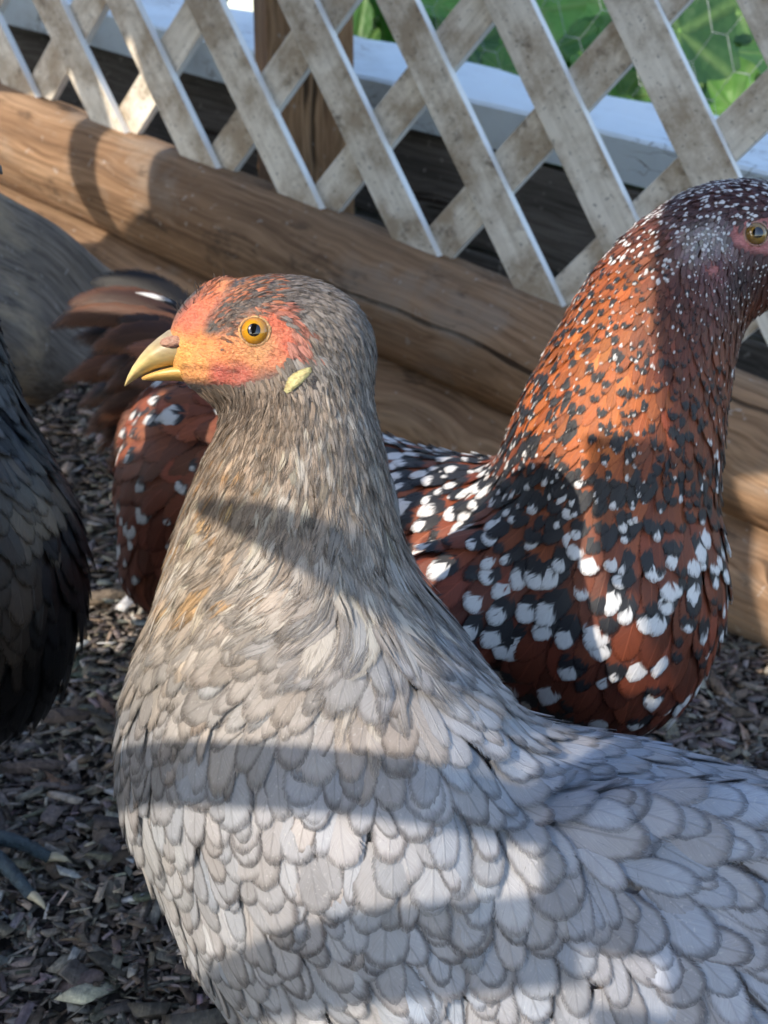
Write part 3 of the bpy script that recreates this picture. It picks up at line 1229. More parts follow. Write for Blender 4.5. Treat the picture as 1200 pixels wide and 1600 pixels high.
# ------------------------------------------------------------------ raised bed, post, pipe, plants behind the fence
def build_bed():
    A, B = at(370, 68, 1.36), at(1000, 225, 1.13)         # front top edge of the pale rail
    u = unit(B - A)
    A2, B2 = A - u * .75, B + u * .7
    back = unit(np.array([-FN[0], -FN[1], .22]))
    up = unit(np.cross(back, u))
    if up[2] < 0: up = -up
    root = empty('raised_bed', (A + B) / 2 - np.array([0, 0, .3]))
    tag(root, 'raised garden bed with pale blue-white rail and dark boards behind the lattice', 'raised bed')
    prof = []
    for a, b in [(0, -.042), (0, -.03), (0, -.012), (0, -.003), (.003, 0), (.03, .001), (.06, 0), (.09, .001), (.107, 0), (.110, -.003), (.110, -.042)]:
        prof.append((a, b))
    n = 60
    Ln = np.linalg.norm(B2 - A2)
    V = []
    for i in range(n):
        x = Ln * (i / (n - 1) - .5)
        ring = []
        for a, b in prof:
            w = .0025 * math.sin(x * 9 + a * 40) + (.004 * math.sin(x * 37 + 1) * math.sin(x * 23) if a > .09 else 0)
            ring.append((x, a + w, b + w * .4))
        V.append(ring)
    o = loft('rail', V, M['pale'], smooth=False)
    from mathutils import Matrix
    R = Matrix((u, back, up)).transposed().to_4x4()
    R.translation = Vector((A2 + B2) / 2)
    o.parent = root
    o.matrix_parent_inverse = root.matrix_basis.inverted()
    o.matrix_basis = R
    # dark wall boards below
    ez = np.array([0, 0, 1.0])
    ey = unit(np.cross(ez, u))
    ez2 = np.cross(u, ey)
    mid = (A2 + B2) / 2 - FN * .03
    for k in range(4):
        z = -.042 - .048 - k * .098
        board('wall_board', mid + ez2 * z + FN * .004 * (k % 2), u, ey, ez2, (Ln, .025, .093), M['wall'], root, .003, .0008, 8)
    return root, u


BED, BU = build_bed()


def build_post():
    root = empty('wooden_post', at(470, 420, 1.30))
    tag(root, 'square brown wooden post standing behind the lattice', 'post')
    c = at(474, 150, 1.235)
    ez = np.array([0, 0, 1.0])
    a = math.radians(14)
    ex = np.array([math.cos(a), math.sin(a), 0])
    ey = np.cross(ez, ex)
    board('timber', c + ez * .12, ez, ex, ey, (.75, .082, .082), M['post'], root, .004, .0006, 6)


build_post()


def build_pipe():
    p = at(578, 40, 1.75)
    o = tube('white_pipe', [p + np.array([0, 0, z]) for z in (-.35, -.1, .0, .2, .5)], [.012] * 5, M['pipe'], seg=14)
    tag(o, 'thin white upright pipe beside the wooden post', 'pipe')


build_pipe()


def leaf_mesh(name, base, tip, normal, width, col, parent, lobes=5, cup=.15):
    base, tip = np.array(base), np.array(tip)
    ax = tip - base
    L = np.linalg.norm(ax)
    ax = ax / L
    nn = unit(np.array(normal) - ax * (ax @ np.array(normal)))
    sd = np.cross(nn, ax)
    na, nr = 40, 6
    V, UV = [], []
    for j in range(nr + 1):
        r = j / nr
        for i in range(na):
            a = 2 * math.pi * i / na
            edge = .5 * (1 + .10 * math.cos(lobes * a) + .025 * math.sin(17 * a) - .30 * math.exp(-((math.pi - a) / .33) ** 2))
            x = .42 + r * edge * math.cos(a) * 1.08
            y = r * edge * math.sin(a) * width
            vein = abs(((a * lobes / (2 * math.pi)) + .5) % 1 - .5) * 2 / lobes * math.pi * r * 1.2
            z = cup * (r * edge * 2) ** 2 * .5 + .03 * math.sin(a * lobes) * r + .012 * math.sin(a * 11 + r * 5) * r - .25 * (x - .4) ** 2
            V.append(base + ax * (x * L) + sd * (y * L) + nn * (z * L))
            UV.append((r, a, vein))
    F = []
    for j in range(nr):
        for i in range(na):
            k = (i + 1) % na
            F.append((j * na + i, j * na + k, (j + 1) * na + k, (j + 1) * na + i))
    return mesh_obj(name, np.array(V), F, M['leaf'], parent, attrs={
        'fuv': ('FLOAT_VECTOR', np.array(UV)), 'fcol': ('FLOAT_COLOR', rgba(np.tile(np.array(col), (len(V), 1))))})


def build_plants():
    specs = [
        ('broad dark squash plant with large ridged leaf above the pale rail', [(1075, 60, 1.34, 190, (.035, .095, .03)), (1170, 20, 1.42, 150, (.05, .12, .035)), (1160, 180, 1.30, 120, (.10, .24, .04)), (1225, 90, 1.36, 130, (.05, .13, .035)),
                                                                     (980, 150, 1.42, 90, (.07, .17, .03)), (1050, 150, 1.45, 110, (.06, .15, .03))]),
        ('bright green leafy plant with thick stalk beyond the lattice', [(840, 20, 1.45, 120, (.10, .26, .05)), (900, -10, 1.55, 120, (.12, .28, .06)), (925, 130, 1.40, 90, (.10, .25, .05)), (880, 70, 1.5, 110, (.07, .18, .035)),
                                                                   (955, 40, 1.6, 140, (.09, .22, .05)), (975, 185, 1.38, 80, (.12, .28, .06))]),
        ('smaller green plant with dark blade leaf beside the pipe', [(735, 70, 1.45, 110, (.045, .12, .035)), (690, 10, 1.5, 100, (.10, .25, .05)), (770, 40, 1.6, 130, (.10, .25, .05)), (725, -20, 1.55, 110, (.06, .17, .04)),
                                                              (790, 110, 1.42, 80, (.08, .2, .04)), (650, -10, 1.6, 90, (.09, .22, .05))]),
    ]
    for label, leaves in specs:
        c = at(np.mean([l[0] for l in leaves]), 260, 1.5)
        root = empty('squash_plant', c)
        tag(root, label, 'plant')
        for (px, py, d, spx, col) in leaves:
            p = at(px, py, d)
            s = spx * d / FPX
            a = random.uniform(-.7, .7)
            ax = unit(np.array([math.cos(a) * random.choice([-1, 1]), -.25, math.sin(a) - .1]))
            nrm = unit(np.array([random.uniform(-.4, .4), -.75, random.uniform(.5, 1.1)]))
            o = leaf_mesh('leaf', p - ax * s * .5, p + ax * s * .5, nrm, 1.0, col, None, random.choice([5, 5, 7]), random.uniform(.05, .3))
            adopt(o, root)
            q = [c + np.array([random.uniform(-.03, .03), .02, -.05]), (c + p) / 2 + np.array([0, .03, .03]), p - ax * s * .1]
            t = np.linspace(0, 1, 9)[:, None]
            pts = (1 - t) ** 2 * q[0] + 2 * t * (1 - t) * q[1] + t ** 2 * q[2]
            adopt(tube('stem', pts, np.linspace(.006, .0035, 9), M['stem'], seg=7), root)
    # the garden beyond reads as one mass of leaves
    V, F, UV, CC = [], [], [], []
    n = 2600
    px = rng.uniform(520, 1500, n)
    py = rng.uniform(-260, 300, n)
    d = rng.uniform(1.6, 3.2, n)
    P = at(px, py, d)
    s = rng.uniform(.025, .075, n)
    th = rng.uniform(0, 6.28, n)
    nrm = unit(np.stack([rng.normal(0, .5, n), rng.normal(-.6, .4, n), rng.uniform(.2, 1, n)], -1))
    a = unit(np.cross(nrm, np.stack([np.cos(th), np.sin(th), np.zeros(n)], -1)))
    b = np.cross(nrm, a)
    shp = np.array([[-1, 0, 0], [-.45, .38, .08], [.15, .42, .1], [.65, .25, .03], [1, 0, -.12], [.65, -.25, .03], [.15, -.42, .1], [-.45, -.38, .08], [-.3, 0, 0], [.35, 0, -.02]])
    fs = np.array([[0, 8, 1, 1], [1, 8, 9, 2], [2, 9, 4, 3], [0, 7, 8, 8], [7, 6, 9, 8], [6, 5, 4, 9]])
    V = P[:, None] + s[:, None, None] * (shp[None, :, :1] * a[:, None] + shp[None, :, 1:2] * b[:, None] + shp[None, :, 2:] * nrm[:, None])
    tri = []
    for q in fs:
        tri.append(q[:3])
        if q[2] != q[3]: tri.append(q[[0, 2, 3]])
    tri = np.array(tri)
    F = (tri[None] + (np.arange(n) * 10)[:, None, None]).reshape(-1, 3)
    g = rng.uniform(.5, 1.3, (n, 1))
    col = g * np.where(rng.random((n, 1)) < .5, np.array([[.07, .18, .035]]), np.array([[.10, .24, .05]]))
    uvv = np.zeros((n * 10, 3)); uvv[:, 2] = np.tile(np.abs(shp[:, 1]), n)
    o = mesh_obj('garden_foliage', V.reshape(-1, 3), F, M['leaf'], attrs={'fuv': ('FLOAT_VECTOR', uvv), 'fcol': ('FLOAT_COLOR', rgba(np.repeat(col, 10, 0)))})
    tag(o, 'mass of green garden leaves far behind the fence', 'foliage', kind='stuff')


build_plants()


def build_wire():
    """hexagonal netting standing on the pale rail"""
    o0 = at(640, 120, 1.42)
    ex, ez = BU, np.array([0, 0, 1.0])
    ez = unit(ez - ex * (ez @ ex))
    cu = bpy.data.curves.new('chicken_wire', 'CURVE')
    cu.dimensions = '3D'
    cu.bevel_depth = .00028
    cu.bevel_resolution = 1
    w, h = .034, .030
    nn = unit(np.cross(ex, ez))

    def line(pts):
        sp = cu.splines.new('POLY')
        sp.points.add(len(pts) - 1)
        for q, p in zip(sp.points, pts):
            q.co = (*p, 1)
    for r in range(14):
        pts = []
        for k in range(48):
            ph = k % 4
            zz = r * h + (h / 2 if ph in (0, 1) else -h / 2) * (1 if r % 2 == 0 else -1)
            xx = (k // 4) * w * 2 + [0, .5, 1.0, 1.5][ph] * w
            pts.append(o0 + ex * xx * .9 + ez * zz + nn * .004 * math.sin(k + r))
        line(pts)
    tmp = bpy.data.objects.new('chicken_wire', cu)
    me = bpy.data.meshes.new_from_object(tmp)
    bpy.data.objects.remove(tmp)
    me.materials.clear()
    me.materials.append(M['wire'])
    o = link(bpy.data.objects.new('chicken_wire', me))
    tag(o, 'thin hexagonal wire netting in front of the green leaves', 'wire netting')


build_wire()


# ------------------------------------------------------------------ hens
def eye(root, c, axis, up, r, iris_mat, lid_cols, iris_frac=.80):
    """eyeball looking along axis, with iris, pupil and lid ring"""
    axis = unit(np.array(axis)); up = unit(np.array(up) - axis * (axis @ np.array(up)))
    sd = np.cross(up, axis)

    def cap(name, r0, r1, rad, mat, parent, nr=8, ns=40):
        V, UV = [], []
        for i in range(nr + 1):
            a = r0 + (r1 - r0) * i / nr
            for j in range(ns):
                th = 2 * math.pi * j / ns
                V.append(c + rad * (math.cos(a) * axis + math.sin(a) * (math.cos(th) * sd + math.sin(th) * up)))
                UV.append(((a - r0) / (r1 - r0), th, 0))
        F = [(i * ns + j, i * ns + (j + 1) % ns, (i + 1) * ns + (j + 1) % ns, (i + 1) * ns + j) for i in range(nr) for j in range(ns)]
        if r0 < 1e-3:
            pass
        o = mesh_obj(name, np.array(V), F, mat, None, attrs={'fuv': ('FLOAT_VECTOR', np.array(UV))})
        if parent: adopt(o, parent)
        return o
    e = cap('eye', 0.0, 1.55, r, M['pupil'], root)
    io = cap('iris', .40, 1.02, r * 1.008, iris_mat, None)
    io.parent = e; io.matrix_parent_inverse = e.matrix_world.inverted()
    po = cap('pupil', 0.0, .42, r * 1.014, M['pupil'], None)
    po.parent = e
    # lid ring
    rings, cols = [], []
    ns, nt = 44, 10
    V, F, CC = [], [], []
    for i in range(ns):
        th = 2 * math.pi * i / ns
        rr = r * (.93 + .03 * math.sin(th * 9) * .5)
        squash = 1 - .08 * abs(math.sin(th))
        ctr = c + axis * r * (.46 + .03 * math.cos(2 * th)) + rr * squash * (math.cos(th) * sd + math.sin(th) * up)
        out = math.cos(th) * sd + math.sin(th) * up
        for k in range(nt):
            a = 2 * math.pi * k / nt
            tr = r * (.13 + .025 * math.sin(th * 23))
            V.append(ctr + tr * (math.cos(a) * out + math.sin(a) * axis * .8))
            CC.append(lid_cols[0] if math.cos(a) > -.3 else lid_cols[1])
    F = [(i * nt + k, ((i + 1) % ns) * nt + k, ((i + 1) % ns) * nt + (k + 1) % nt, i * nt + (k + 1) % nt) for i in range(ns) for k in range(nt)]
    adopt(mesh_obj('eyelid', np.array(V), F, M['skin'], None, attrs={'fcol': ('FLOAT_COLOR', rgba(np.array(CC)))}), root)
    return e


def beak(root, top, bot, widths, d, mat, colfn, name, flip=1, seg=16):
    """loft a mandible from its upper and lower outline in the head's plane of symmetry"""
    s = d / FPX
    rings, cols = [], []
    for (tx, ty), (bx, by), w in zip(top, bot, widths):
        T, B = at(tx, ty, d), at(bx, by, d)
        c, v = (T + B) / 2, (T - B) / 2
        ring, cc = [], []
        for k in range(seg):
            a = 2 * math.pi * k / seg
            sn = math.sin(a)
            ww = w * s * math.cos(a) * (1 - .30 * max(0, sn * flip))
            ring.append(c + v * (abs(sn) ** .9 * (1 if sn > 0 else -1)) + FW * ww)
            cc.append(colfn((tx + bx) / 2 + (tx - bx) / 2 * sn, (ty + by) / 2 + (ty - by) / 2 * sn))
        rings.append(ring)
        cols.append(cc)
    o = loft(name, rings, mat, None, cols)
    return adopt(o, root)


def leg(root, hip, foot, yaw, col=(.06, .075, .09), r=.0065):
    """scaly shank with three front toes and a hind toe, claws as sub-parts"""
    hip, foot = np.array(hip, float), np.array(foot, float)
    k = (hip + foot) / 2 + np.array([0, 0, 0])
    e = np.array([math.cos(yaw), math.sin(yaw), 0]); f = np.array([-e[1], e[0], 0])
    an = foot + np.array([0, 0, .012])
    t = np.linspace(0, 1, 14)[:, None]
    pts = hip * (1 - t) + an * t - e * .008 * np.sin(np.pi * t)
    rad = r * (1.25 - .5 * np.sin(np.pi * t[:, 0]) + .1 * np.sin(t[:, 0] * 60))
    L = adopt(tube('leg', pts, rad, M['scale'], None, 12, np.tile(col, (14, 1))), root)
    for ang, ln in ((-.65, .045), (0, .058), (.6, .046), (math.pi, .022)):
        dr = e * math.cos(ang) + f * math.sin(ang)
        tt = np.linspace(0, 1, 16)[:, None]
        base = an + dr * .004
        end = np.array([an[0], an[1], 0]) + dr * ln
        end[2] = float(ground_z(end[0], end[1])) + .012
        pts = base * (1 - tt) + end * tt + np.array([0, 0, 1]) * (.006 * np.sin(np.pi * tt) - .004 * tt)
        rad = r * (.78 - .32 * tt[:, 0]) * (1 + .08 * np.sin(tt[:, 0] * 40))
        to = tube('toe', pts, rad, M['scale'], None, 10, np.tile(col, (16, 1)))
        adopt(to, root)
        q = pts[-1]
        cp = [q - dr * .003, q + dr * .004 + np.array([0, 0, .001]), q + dr * .009 - np.array([0, 0, .0005]), q + dr * .0125 - np.array([0, 0, .003])]
        c = tube('claw', cp, [r * .42, r * .36, r * .22, r * .04], M['claw'], None, 8)
        c.parent = to
        c.matrix_parent_inverse = root.matrix_basis.inverted() @ to.matrix_basis.inverted() @ root.matrix_basis if False else c.matrix_parent_inverse
        c.matrix_parent_inverse = (root.matrix_basis @ to.matrix_parent_inverse @ to.matrix_basis).inverted()


def body_mesh(root, sdf, lo, hi, flo, fhi, coarse, fine, colfn, sink):
    xs = axis_grid(lo[0], hi[0], flo[0], fhi[0], coarse, fine)
    ys = axis_grid(lo[1], hi[1], flo[1], fhi[1], coarse, fine)
    zs = axis_grid(lo[2], hi[2], flo[2], fhi[2], coarse, fine)
    V, F = surface_nets(sdf, xs, ys, zs)
    V, n = sdf.project(V, 0.0, 1)
    Vs, n = sdf.project(V, -sink(V), 2)
    o = mesh_obj('body', Vs, F, M['skin'], None, attrs={'fcol': ('FLOAT_COLOR', rgba(colfn(V, n)))})
    adopt(o, root)
    return V, F


def bounds(sdf, pad=.012):
    lo, hi = np.full(3, 9.), np.full(3, -9.)
    for p in sdf.p:
        for c, r in ([(q[:3], q[3]) for q in p[1]] if p[0] == 'h' else [(p[1], p[2]), (p[3], p[4])] if p[0] == 'c' else [(p[1], max(p[3]))]):
            lo, hi = np.minimum(lo, c - r), np.maximum(hi, c + r)
    return lo - pad, hi + pad


# ---- the grey hen in front
def grey_hen():
    DH = .42
    S = Sdf()
    # trunk
    S.chain([(478, 1190, .440, 294), (630, 1430, .440, 318), (900, 1450, .445, 318), (1240, 1530, .452, 285), (1560, 1600, .46, 190), (1820, 1560, .46, 90)], .03)
    S.ellpx(600, 1250, .425, 230, 225, 290, .5, .025)
    S.ellpx(1170, 1475, .382, 345, 250, 92, .30, .030)       # folded wing, near side
    S.ellpx(1150, 1430, .520, 330, 230, 90, .28, .02)        # folded wing, far side
    # neck
    S.chain([(490, 575, DH, 82), (476, 650, DH + .001, 108), (466, 730, DH + .003, 138), (452, 830, .428, 168), (452, 950, .434, 206), (474, 1090, .438, 255)], .014)
    # head
    S.ellpx(452, 528, DH, 122, 96, 76, .12, .014)
    S.ellpx(374, 536, DH, 92, 66, 52, -.12, .014)
    S.chain([(350, 545, DH, 48), (322, 550, DH, 37), (302, 552, DH, 26)], .010)
    S.ellpx(398, 575, DH, 88, 44, 50, .05, .012)
    S.ellpx(328, 502, DH, 54, 33, 30, -.74, .010)            # forehead
    for x, y, r in ((292, 500, 11), (301, 487, 13), (311, 474, 13), (325, 461, 13), (340, 450, 10), (354, 443, 6)):
        S.ellpx(x, y, DH, r, r * .9, 15, 0, .004)            # low comb
    S.ellpx(404, 517, DH - .0135, 50, 44, 16, 0, .006)       # brow and eye ring
    S.ellpx(345, 585, DH - .006, 34, 16, 30, .1, .008)       # gape
    ground0 = at(650, 1560, .44)
    root = empty('hen', (ground0[0], ground0[1], 0))
    tag(root, 'grey hen with orange-red face and yellow beak in the foreground', 'hen')
    bare = [(250, 572), (258, 520), (296, 474), (336, 438), (362, 432), (356, 452), (338, 478), (322, 506), (318, 526), (340, 522), (362, 512), (376, 494), (402, 483), (430, 484), (456, 508), (464, 540), (450, 566), (424, 586), (392, 594), (362, 604), (330, 598), (280, 592)]
    skin = Field([
        (300, 500, .62, .17, .10), (330, 466, .66, .19, .10), (350, 445, .72, .28, .13), (322, 532, .74, .27, .09), (350, 555, .74, .27, .10), (372, 545, .74, .30, .12),
        (430, 500, .64, .16, .09), (452, 540, .62, .15, .09), (430, 560, .66, .23, .12), (398, 552, .62, .29, .12), (345, 582, .56, .12, .09), (375, 585, .54, .14, .10),
        (285, 555, .80, .38, .11), (270, 575, .8, .42, .13), (420, 590, .33, .14, .09), (340, 505, .48, .18, .12), (375, 500, .45, .22, .14), (412, 545, .60, .30, .14),
        (300, 585, .72, .32, .12), (310, 565, .78, .33, .11)], 10, 2)

    def colfn(V, n):
        px, py, d = proj(V)
        m = in_poly(px, py, bare)
        c = skin(V) * np.array([.92, .95, .95])
        # the gape runs back from the beak as a dark fold
        gy = 573 + (px - 300) * .06 + ((px - 300) / 60) ** 2 * 3
        fold = np.exp(-((py - gy) / 2.6) ** 2) * ((px > 285) & (px < 372))
        c = c * (1 - .6 * fold[:, None])
        dark = np.array([.085, .078, .075])
        # soften the border of the bare skin
        pn = np.stack([in_poly(px + a, py + b, bare) for a, b in ((6, 0), (-6, 0), (0, 6), (0, -6), (4, 4), (-4, -4), (4, -4), (-4, 4))], -1).mean(-1)
        body = np.where((py > 760)[:, None], np.array([.16, .15, .15]), dark)
        return c * pn[:, None] + body * (1 - pn[:, None])
    def sink(V):
        px, py, d = proj(V)
        return np.clip((py - 600) / 160, .12, 1) * .004 * np.clip((px - 330) / 60 + (py - 560) / 60, 0, 1)
    lo, hi = bounds(S)
    hlo, hhi = at(240, 640, DH) - .045, at(560, 420, DH) + .045
    V, F = body_mesh(root, S, lo, hi, (at(240, 600, DH)[0], at(400, 520, DH)[1] - .026, at(400, 625, DH)[2]),
                     (at(500, 600, DH)[0], at(400, 520, DH)[1] + .03, at(400, 420, DH)[2] + .004), .0042, .0011, colfn, sink)

    #      x    y     dx    dy    L   W   space t0   r    g    b   lace
    T = [
        (345, 440, 1.0, -.35, 18, 3.0, 5.5, .3, .13, .10, .09, .1),
        (330, 480, .9, -.5, 16, 2.6, 6.0, .3, .12, .085, .075, .1),
        (365, 490, .9, .1, 18, 2.8, 5.5, .3, .10, .085, .08, .1),
        (400, 435, 1.0, .05, 24, 3.6, 6, .3, .13, .115, .11, .2),
        (430, 465, 1.0, .18, 24, 3.6, 6, .3, .11, .105, .11, .2),
        (500, 460, .85, .6, 26, 4.0, 6.5, .3, .17, .16, .155, .2),
        (500, 520, .6, .85, 26, 4.0, 6.5, .3, .15, .14, .135, .2),
        (475, 555, .5, .6, 20, 4.0, 6, .3, .17, .17, .175, .2),
        (560, 530, .45, 1, 34, 5, 8, .3, .19, .175, .165, .2),
        (590, 620, .10, 1, 48, 7, 10, .3, .18, .165, .155, .25),
        (430, 600, .5, .9, 20, 3.2, 5.5, .3, .12, .10, .085, .2),
        (370, 620, .5, .9, 20, 3.0, 5.5, .3, .07, .058, .05, .2),
        (500, 620, .05, 1, 38, 5.5, 8, .3, .20, .175, .155, .25),
        (420, 650, -.15, 1, 40, 5.5, 8, .3, .16, .13, .105, .25),
        (360, 670, -.35, 1, 42, 6, 8.5, .3, .17, .14, .115, .25),
        (480, 700, -.05, 1, 60, 8.5, 12, .3, .21, .18, .155, .3),
        (600, 720, .05, 1, 66, 10, 14, .3, .20, .18, .165, .35),
        (360, 760, -.5, 1, 66, 10, 13, .35, .21, .18, .15, .4),
        (540, 790, .05, 1, 80, 12, 16, .35, .20, .185, .175, .4),
        (450, 830, -.25, 1, 84, 13, 18, .35, .22, .20, .185, .45),
        (310, 860, -.8, .65, 92, 15, 20, .4, .25, .22, .185, .5),
        (590, 890, .10, 1, 130, 15, 24, .4, .24, .24, .245, .55),
        (630, 930, .22, 1, 150, 15, 26, .4, .22, .22, .23, .6),
        (430, 940, -.95, .65, 110, 18, 25, .42, .30, .265, .225, .5),
        (270, 980, -.55, .9, 105, 19, 26, .42, .29, .26, .225, .5),
        (520, 1020, -.75, .8, 125, 21, 30, .45, .33, .295, .26, .5),
        (390, 1070, -.65, .85, 115, 23, 32, .48, .32, .285, .25, .55),
        (220, 1120, .05, 1, 100, 22, 32, .5, .28, .255, .23, .6),
        (610, 1070, -.10, 1, 120, 25, 36, .5, .36, .325, .295, .55),
        (330, 1190, .02, 1, 110, 27, 38, .55, .33, .31, .29, .75),
        (490, 1190, .02, 1, 112, 29, 40, .55, .36, .335, .315, .75),
        (650, 1180, .12, 1, 118, 31, 44, .55, .38, .355, .335, .75),
        (690, 1000, .62, .78, 130, 21, 34, .5, .40, .385, .375, .6),
        (760, 1110, .45, .9, 126, 30, 44, .52, .38, .36, .345, .7),
        (210, 1290, .22, 1, 105, 24, 36, .55, .36, .33, .29, .7),
        (330, 1330, .25, 1, 112, 27, 38, .55, .36, .33, .30, .75),
        (480, 1340, .22, 1, 112, 28, 40, .55, .37, .34, .315, .8),
        (640, 1340, .16, 1, 116, 30, 42, .55, .38, .355, .33, .8),
        (770, 1330, .12, 1, 116, 30, 44, .55, .38, .355, .33, .8),
        (300, 1430, .45, 1, 112, 27, 38, .55, .36, .335, .305, .7),
        (450, 1480, .45, 1, 120, 28, 40, .55, .35, .33, .31, .75),
        (620, 1480, .34, 1, 122, 29, 42, .55, .33, .315, .305, .8),
        (760, 1480, .25, 1, 122, 30, 44, .55, .33, .315, .305, .8),
        (500, 1590, .5, 1, 120, 28, 42, .55, .42, .39, .35, .6),
        (700, 1590, .35, 1, 130, 30, 44, .55, .36, .34, .32, .7),
        (810, 1060, .80, .62, 150, 26, 42, .5, .40, .39, .385, .6),
        (900, 1120, .95, .45, 150, 28, 44, .5, .37, .36, .355, .6),
        (860, 1200, .80, .62, 140, 32, 48, .52, .33, .325, .325, .65),
        (1000, 1170, 1.0, .32, 165, 30, 48, .5, .40, .395, .40, .6),
        (1150, 1215, 1.0, .22, 180, 30, 50, .5, .41, .405, .41, .6),
        (960, 1280, .95, .45, 150, 34, 52, .52, .33, .325, .33, .7),
        (1100, 1300, 1.0, .42, 165, 35, 54, .52, .36, .355, .36, .7),
        (880, 1370, .45, .95, 130, 34, 50, .55, .31, .30, .30, .65),
        (1000, 1420, .75, .75, 150, 38, 56, .55, .33, .32, .325, .75),
        (1150, 1420, .9, .6, 165, 38, 58, .55, .35, .345, .355, .75),
        (900, 1530, .25, 1, 130, 34, 52, .55, .31, .295, .285, .6),
        (1050, 1550, .55, .9, 150, 37, 56, .55, .31, .295, .29, .7),
        (1200, 1580, .8, .7, 160, 38, 58, .55, .33, .32, .325, .7),
        (1500, 1560, 1.0, .1, 170, 36, 60, .55, .36, .355, .36, .6),
        (1800, 1540, 1.0, -.2, 170, 34, 60, .55, .36, .355, .36, .6),
    ]
    T = np.array(T)
    nk = (T[:, 1] > 525) & (T[:, 1] < 900)
    T[nk, 4] *= 1.75; T[nk, 5] *= np.where(T[nk, 1] > 680, 1.18, .85); T[nk, 6] *= np.where(T[nk, 1] > 680, 1.08, .88)
    hd = T[:, 1] <= 525
    T[hd, 4] *= 1.5; T[hd, 5] *= .85
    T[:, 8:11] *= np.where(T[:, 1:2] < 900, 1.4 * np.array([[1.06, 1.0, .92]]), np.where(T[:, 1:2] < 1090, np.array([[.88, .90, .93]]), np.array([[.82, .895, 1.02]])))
    bd = T[:, 1] > 1000
    T[bd, 5] *= .98; T[bd, 6] *= 1.08
    wg = (T[:, 0] > 850) & (T[:, 1] > 1100)
    T[wg, 4] *= .80; T[wg, 5] *= .90; T[wg, 6] *= .80
    flow = Field(np.c_[T[:, :2], T[:, 2:4]], 30, 2)
    size = Field(np.c_[T[:, :2], T[:, 4:8]], 22, 2)
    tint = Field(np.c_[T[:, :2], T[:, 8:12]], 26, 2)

    def radius(P):
        return size(P)[:, 2] * proj(P)[2] / FPX * .65

    def keep(P, n):
        px, py, d = proj(P)
        facing = (n * unit(C0 - P)).sum(1)
        jx, jy = rng.normal(0, 8, (2, len(px)))
        lob = [(440, 618), (438, 604), (446, 584), (462, 570), (486, 564), (494, 572), (490, 586), (472, 606), (452, 622)]
        return (~in_poly(px + jx, py + jy, bare)) & (~in_poly(px + jx * .8, py + jy * .8, lob)) & (facing > np.where(py < 760, -.35, -.55)) & (px < 1900) & (py < 2150) & ~((px < 300) & (py < 600))
    P, f = scatter(V, F, 110000, radius, keep)
    sz, ti = size(P), tint(P)
    mpp = proj(P)[2] / FPX
    N = len(P)
    k = rng.lognormal(0, .18, N)
    L, W = sz[:, 0] * mpp * k, sz[:, 1] * mpp * rng.lognormal(0, .26, N)
    lift = np.clip(W * .17, .0005, .0012) * rng.lognormal(0, .25, N)
    Vf, UV, BN = grow(S, P, flow, L, W, lift, sz[:, 3], pw=2.4, jit=.19)
    br = rng.lognormal(0, .11, N)[:, None]
    warm = rng.normal(0, .035, N)[:, None]
    px, py, d = proj(P)
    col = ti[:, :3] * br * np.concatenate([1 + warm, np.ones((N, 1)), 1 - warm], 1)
    # pale shaft-streaked feathers and some ochre ones on the neck
    neck = (py > 560) & (py < 960) & (px < 640)
    pale = neck & (rng.random(N) < .22)
    col[pale] *= 1.55
    col[neck] *= rng.lognormal(0, .22, neck.sum())[:, None]
    col[neck] = np.minimum(col[neck], np.array([.44, .40, .35]))
    ochre = neck & ~pale & (px < 420) & (py > 640) & (py < 905) & (rng.random(N) < .14)
    col[ochre] = col[ochre] * np.array([1.12, .88, .58])
    crown = (py < 480) & (px < 420) & (rng.random(N) < .35)
    col[crown] = np.array([.42, .16, .09]) * rng.uniform(.6, 1.3, (crown.sum(), 1))
    nearb = np.stack([in_poly(px + a, py + b, bare) for a, b in ((14, 0), (-14, 0), (0, 14), (0, -14), (0, 0))], -1).any(-1) & (rng.random(N) < .7) & (py < 545)
    col[nearb] = col[nearb] * .45 + skin(P[nearb]) * .5
    dk = (py < 760) & (rng.random(N) < .25)
    col[dk] *= .55
    col = np.clip(col, .01, .62)
    rnd = np.stack([rng.random(N), L, W], -1)
    pat = np.stack([np.clip((1010 - py) / 160, 0, 1), np.zeros(N), np.clip(ti[:, 3] * rng.uniform(.45, 1.2, N), 0, 1)], -1)
    fc = (sdf_face(S, P))
    score = sz[:, 0] * sz[:, 1] * np.clip(fc, 0, 1) * ((px > -20) & (px < 1220) & (py < 1590) & (py > 380))
    split_feathers(root, Vf, UV, BN, col, rnd, pat, M['grey'], score, 300)
    for ch in root.children:
        pass

    # loose hackles that stand off behind the neck
    for (x0, y0, x1, y1, x2, y2, w, dd, c) in [
        (560, 760, 628, 850, 598, 1000, 17, .402, (.20, .205, .215)), (570, 740, 652, 860, 648, 990, 16, .414, (.11, .11, .115)),
        (545, 790, 606, 880, 568, 1000, 17, .394, (.24, .245, .255)), (575, 690, 648, 790, 616, 905, 15, .416, (.18, .17, .16)),
        (580, 800, 655, 900, 668, 1015, 15, .420, (.24, .24, .25)), (520, 800, 575, 890, 540, 1010, 16, .389, (.25, .25, .255))]:
        a, b = bezier_feather(at(x0, y0, dd + .018), at(x1 - 8, y1, dd + .004), at(x2 - 4, y2, dd + .008), w * .8 * dd / FPX, -FW + RX * .3, .45, .30, 1.5)
        feather_mesh('hackle_feather', a, b, np.array([c]), np.array([[random.random(), .05, .003]]), np.array([[.8, 0, .6]]), M['grey'], root)
        

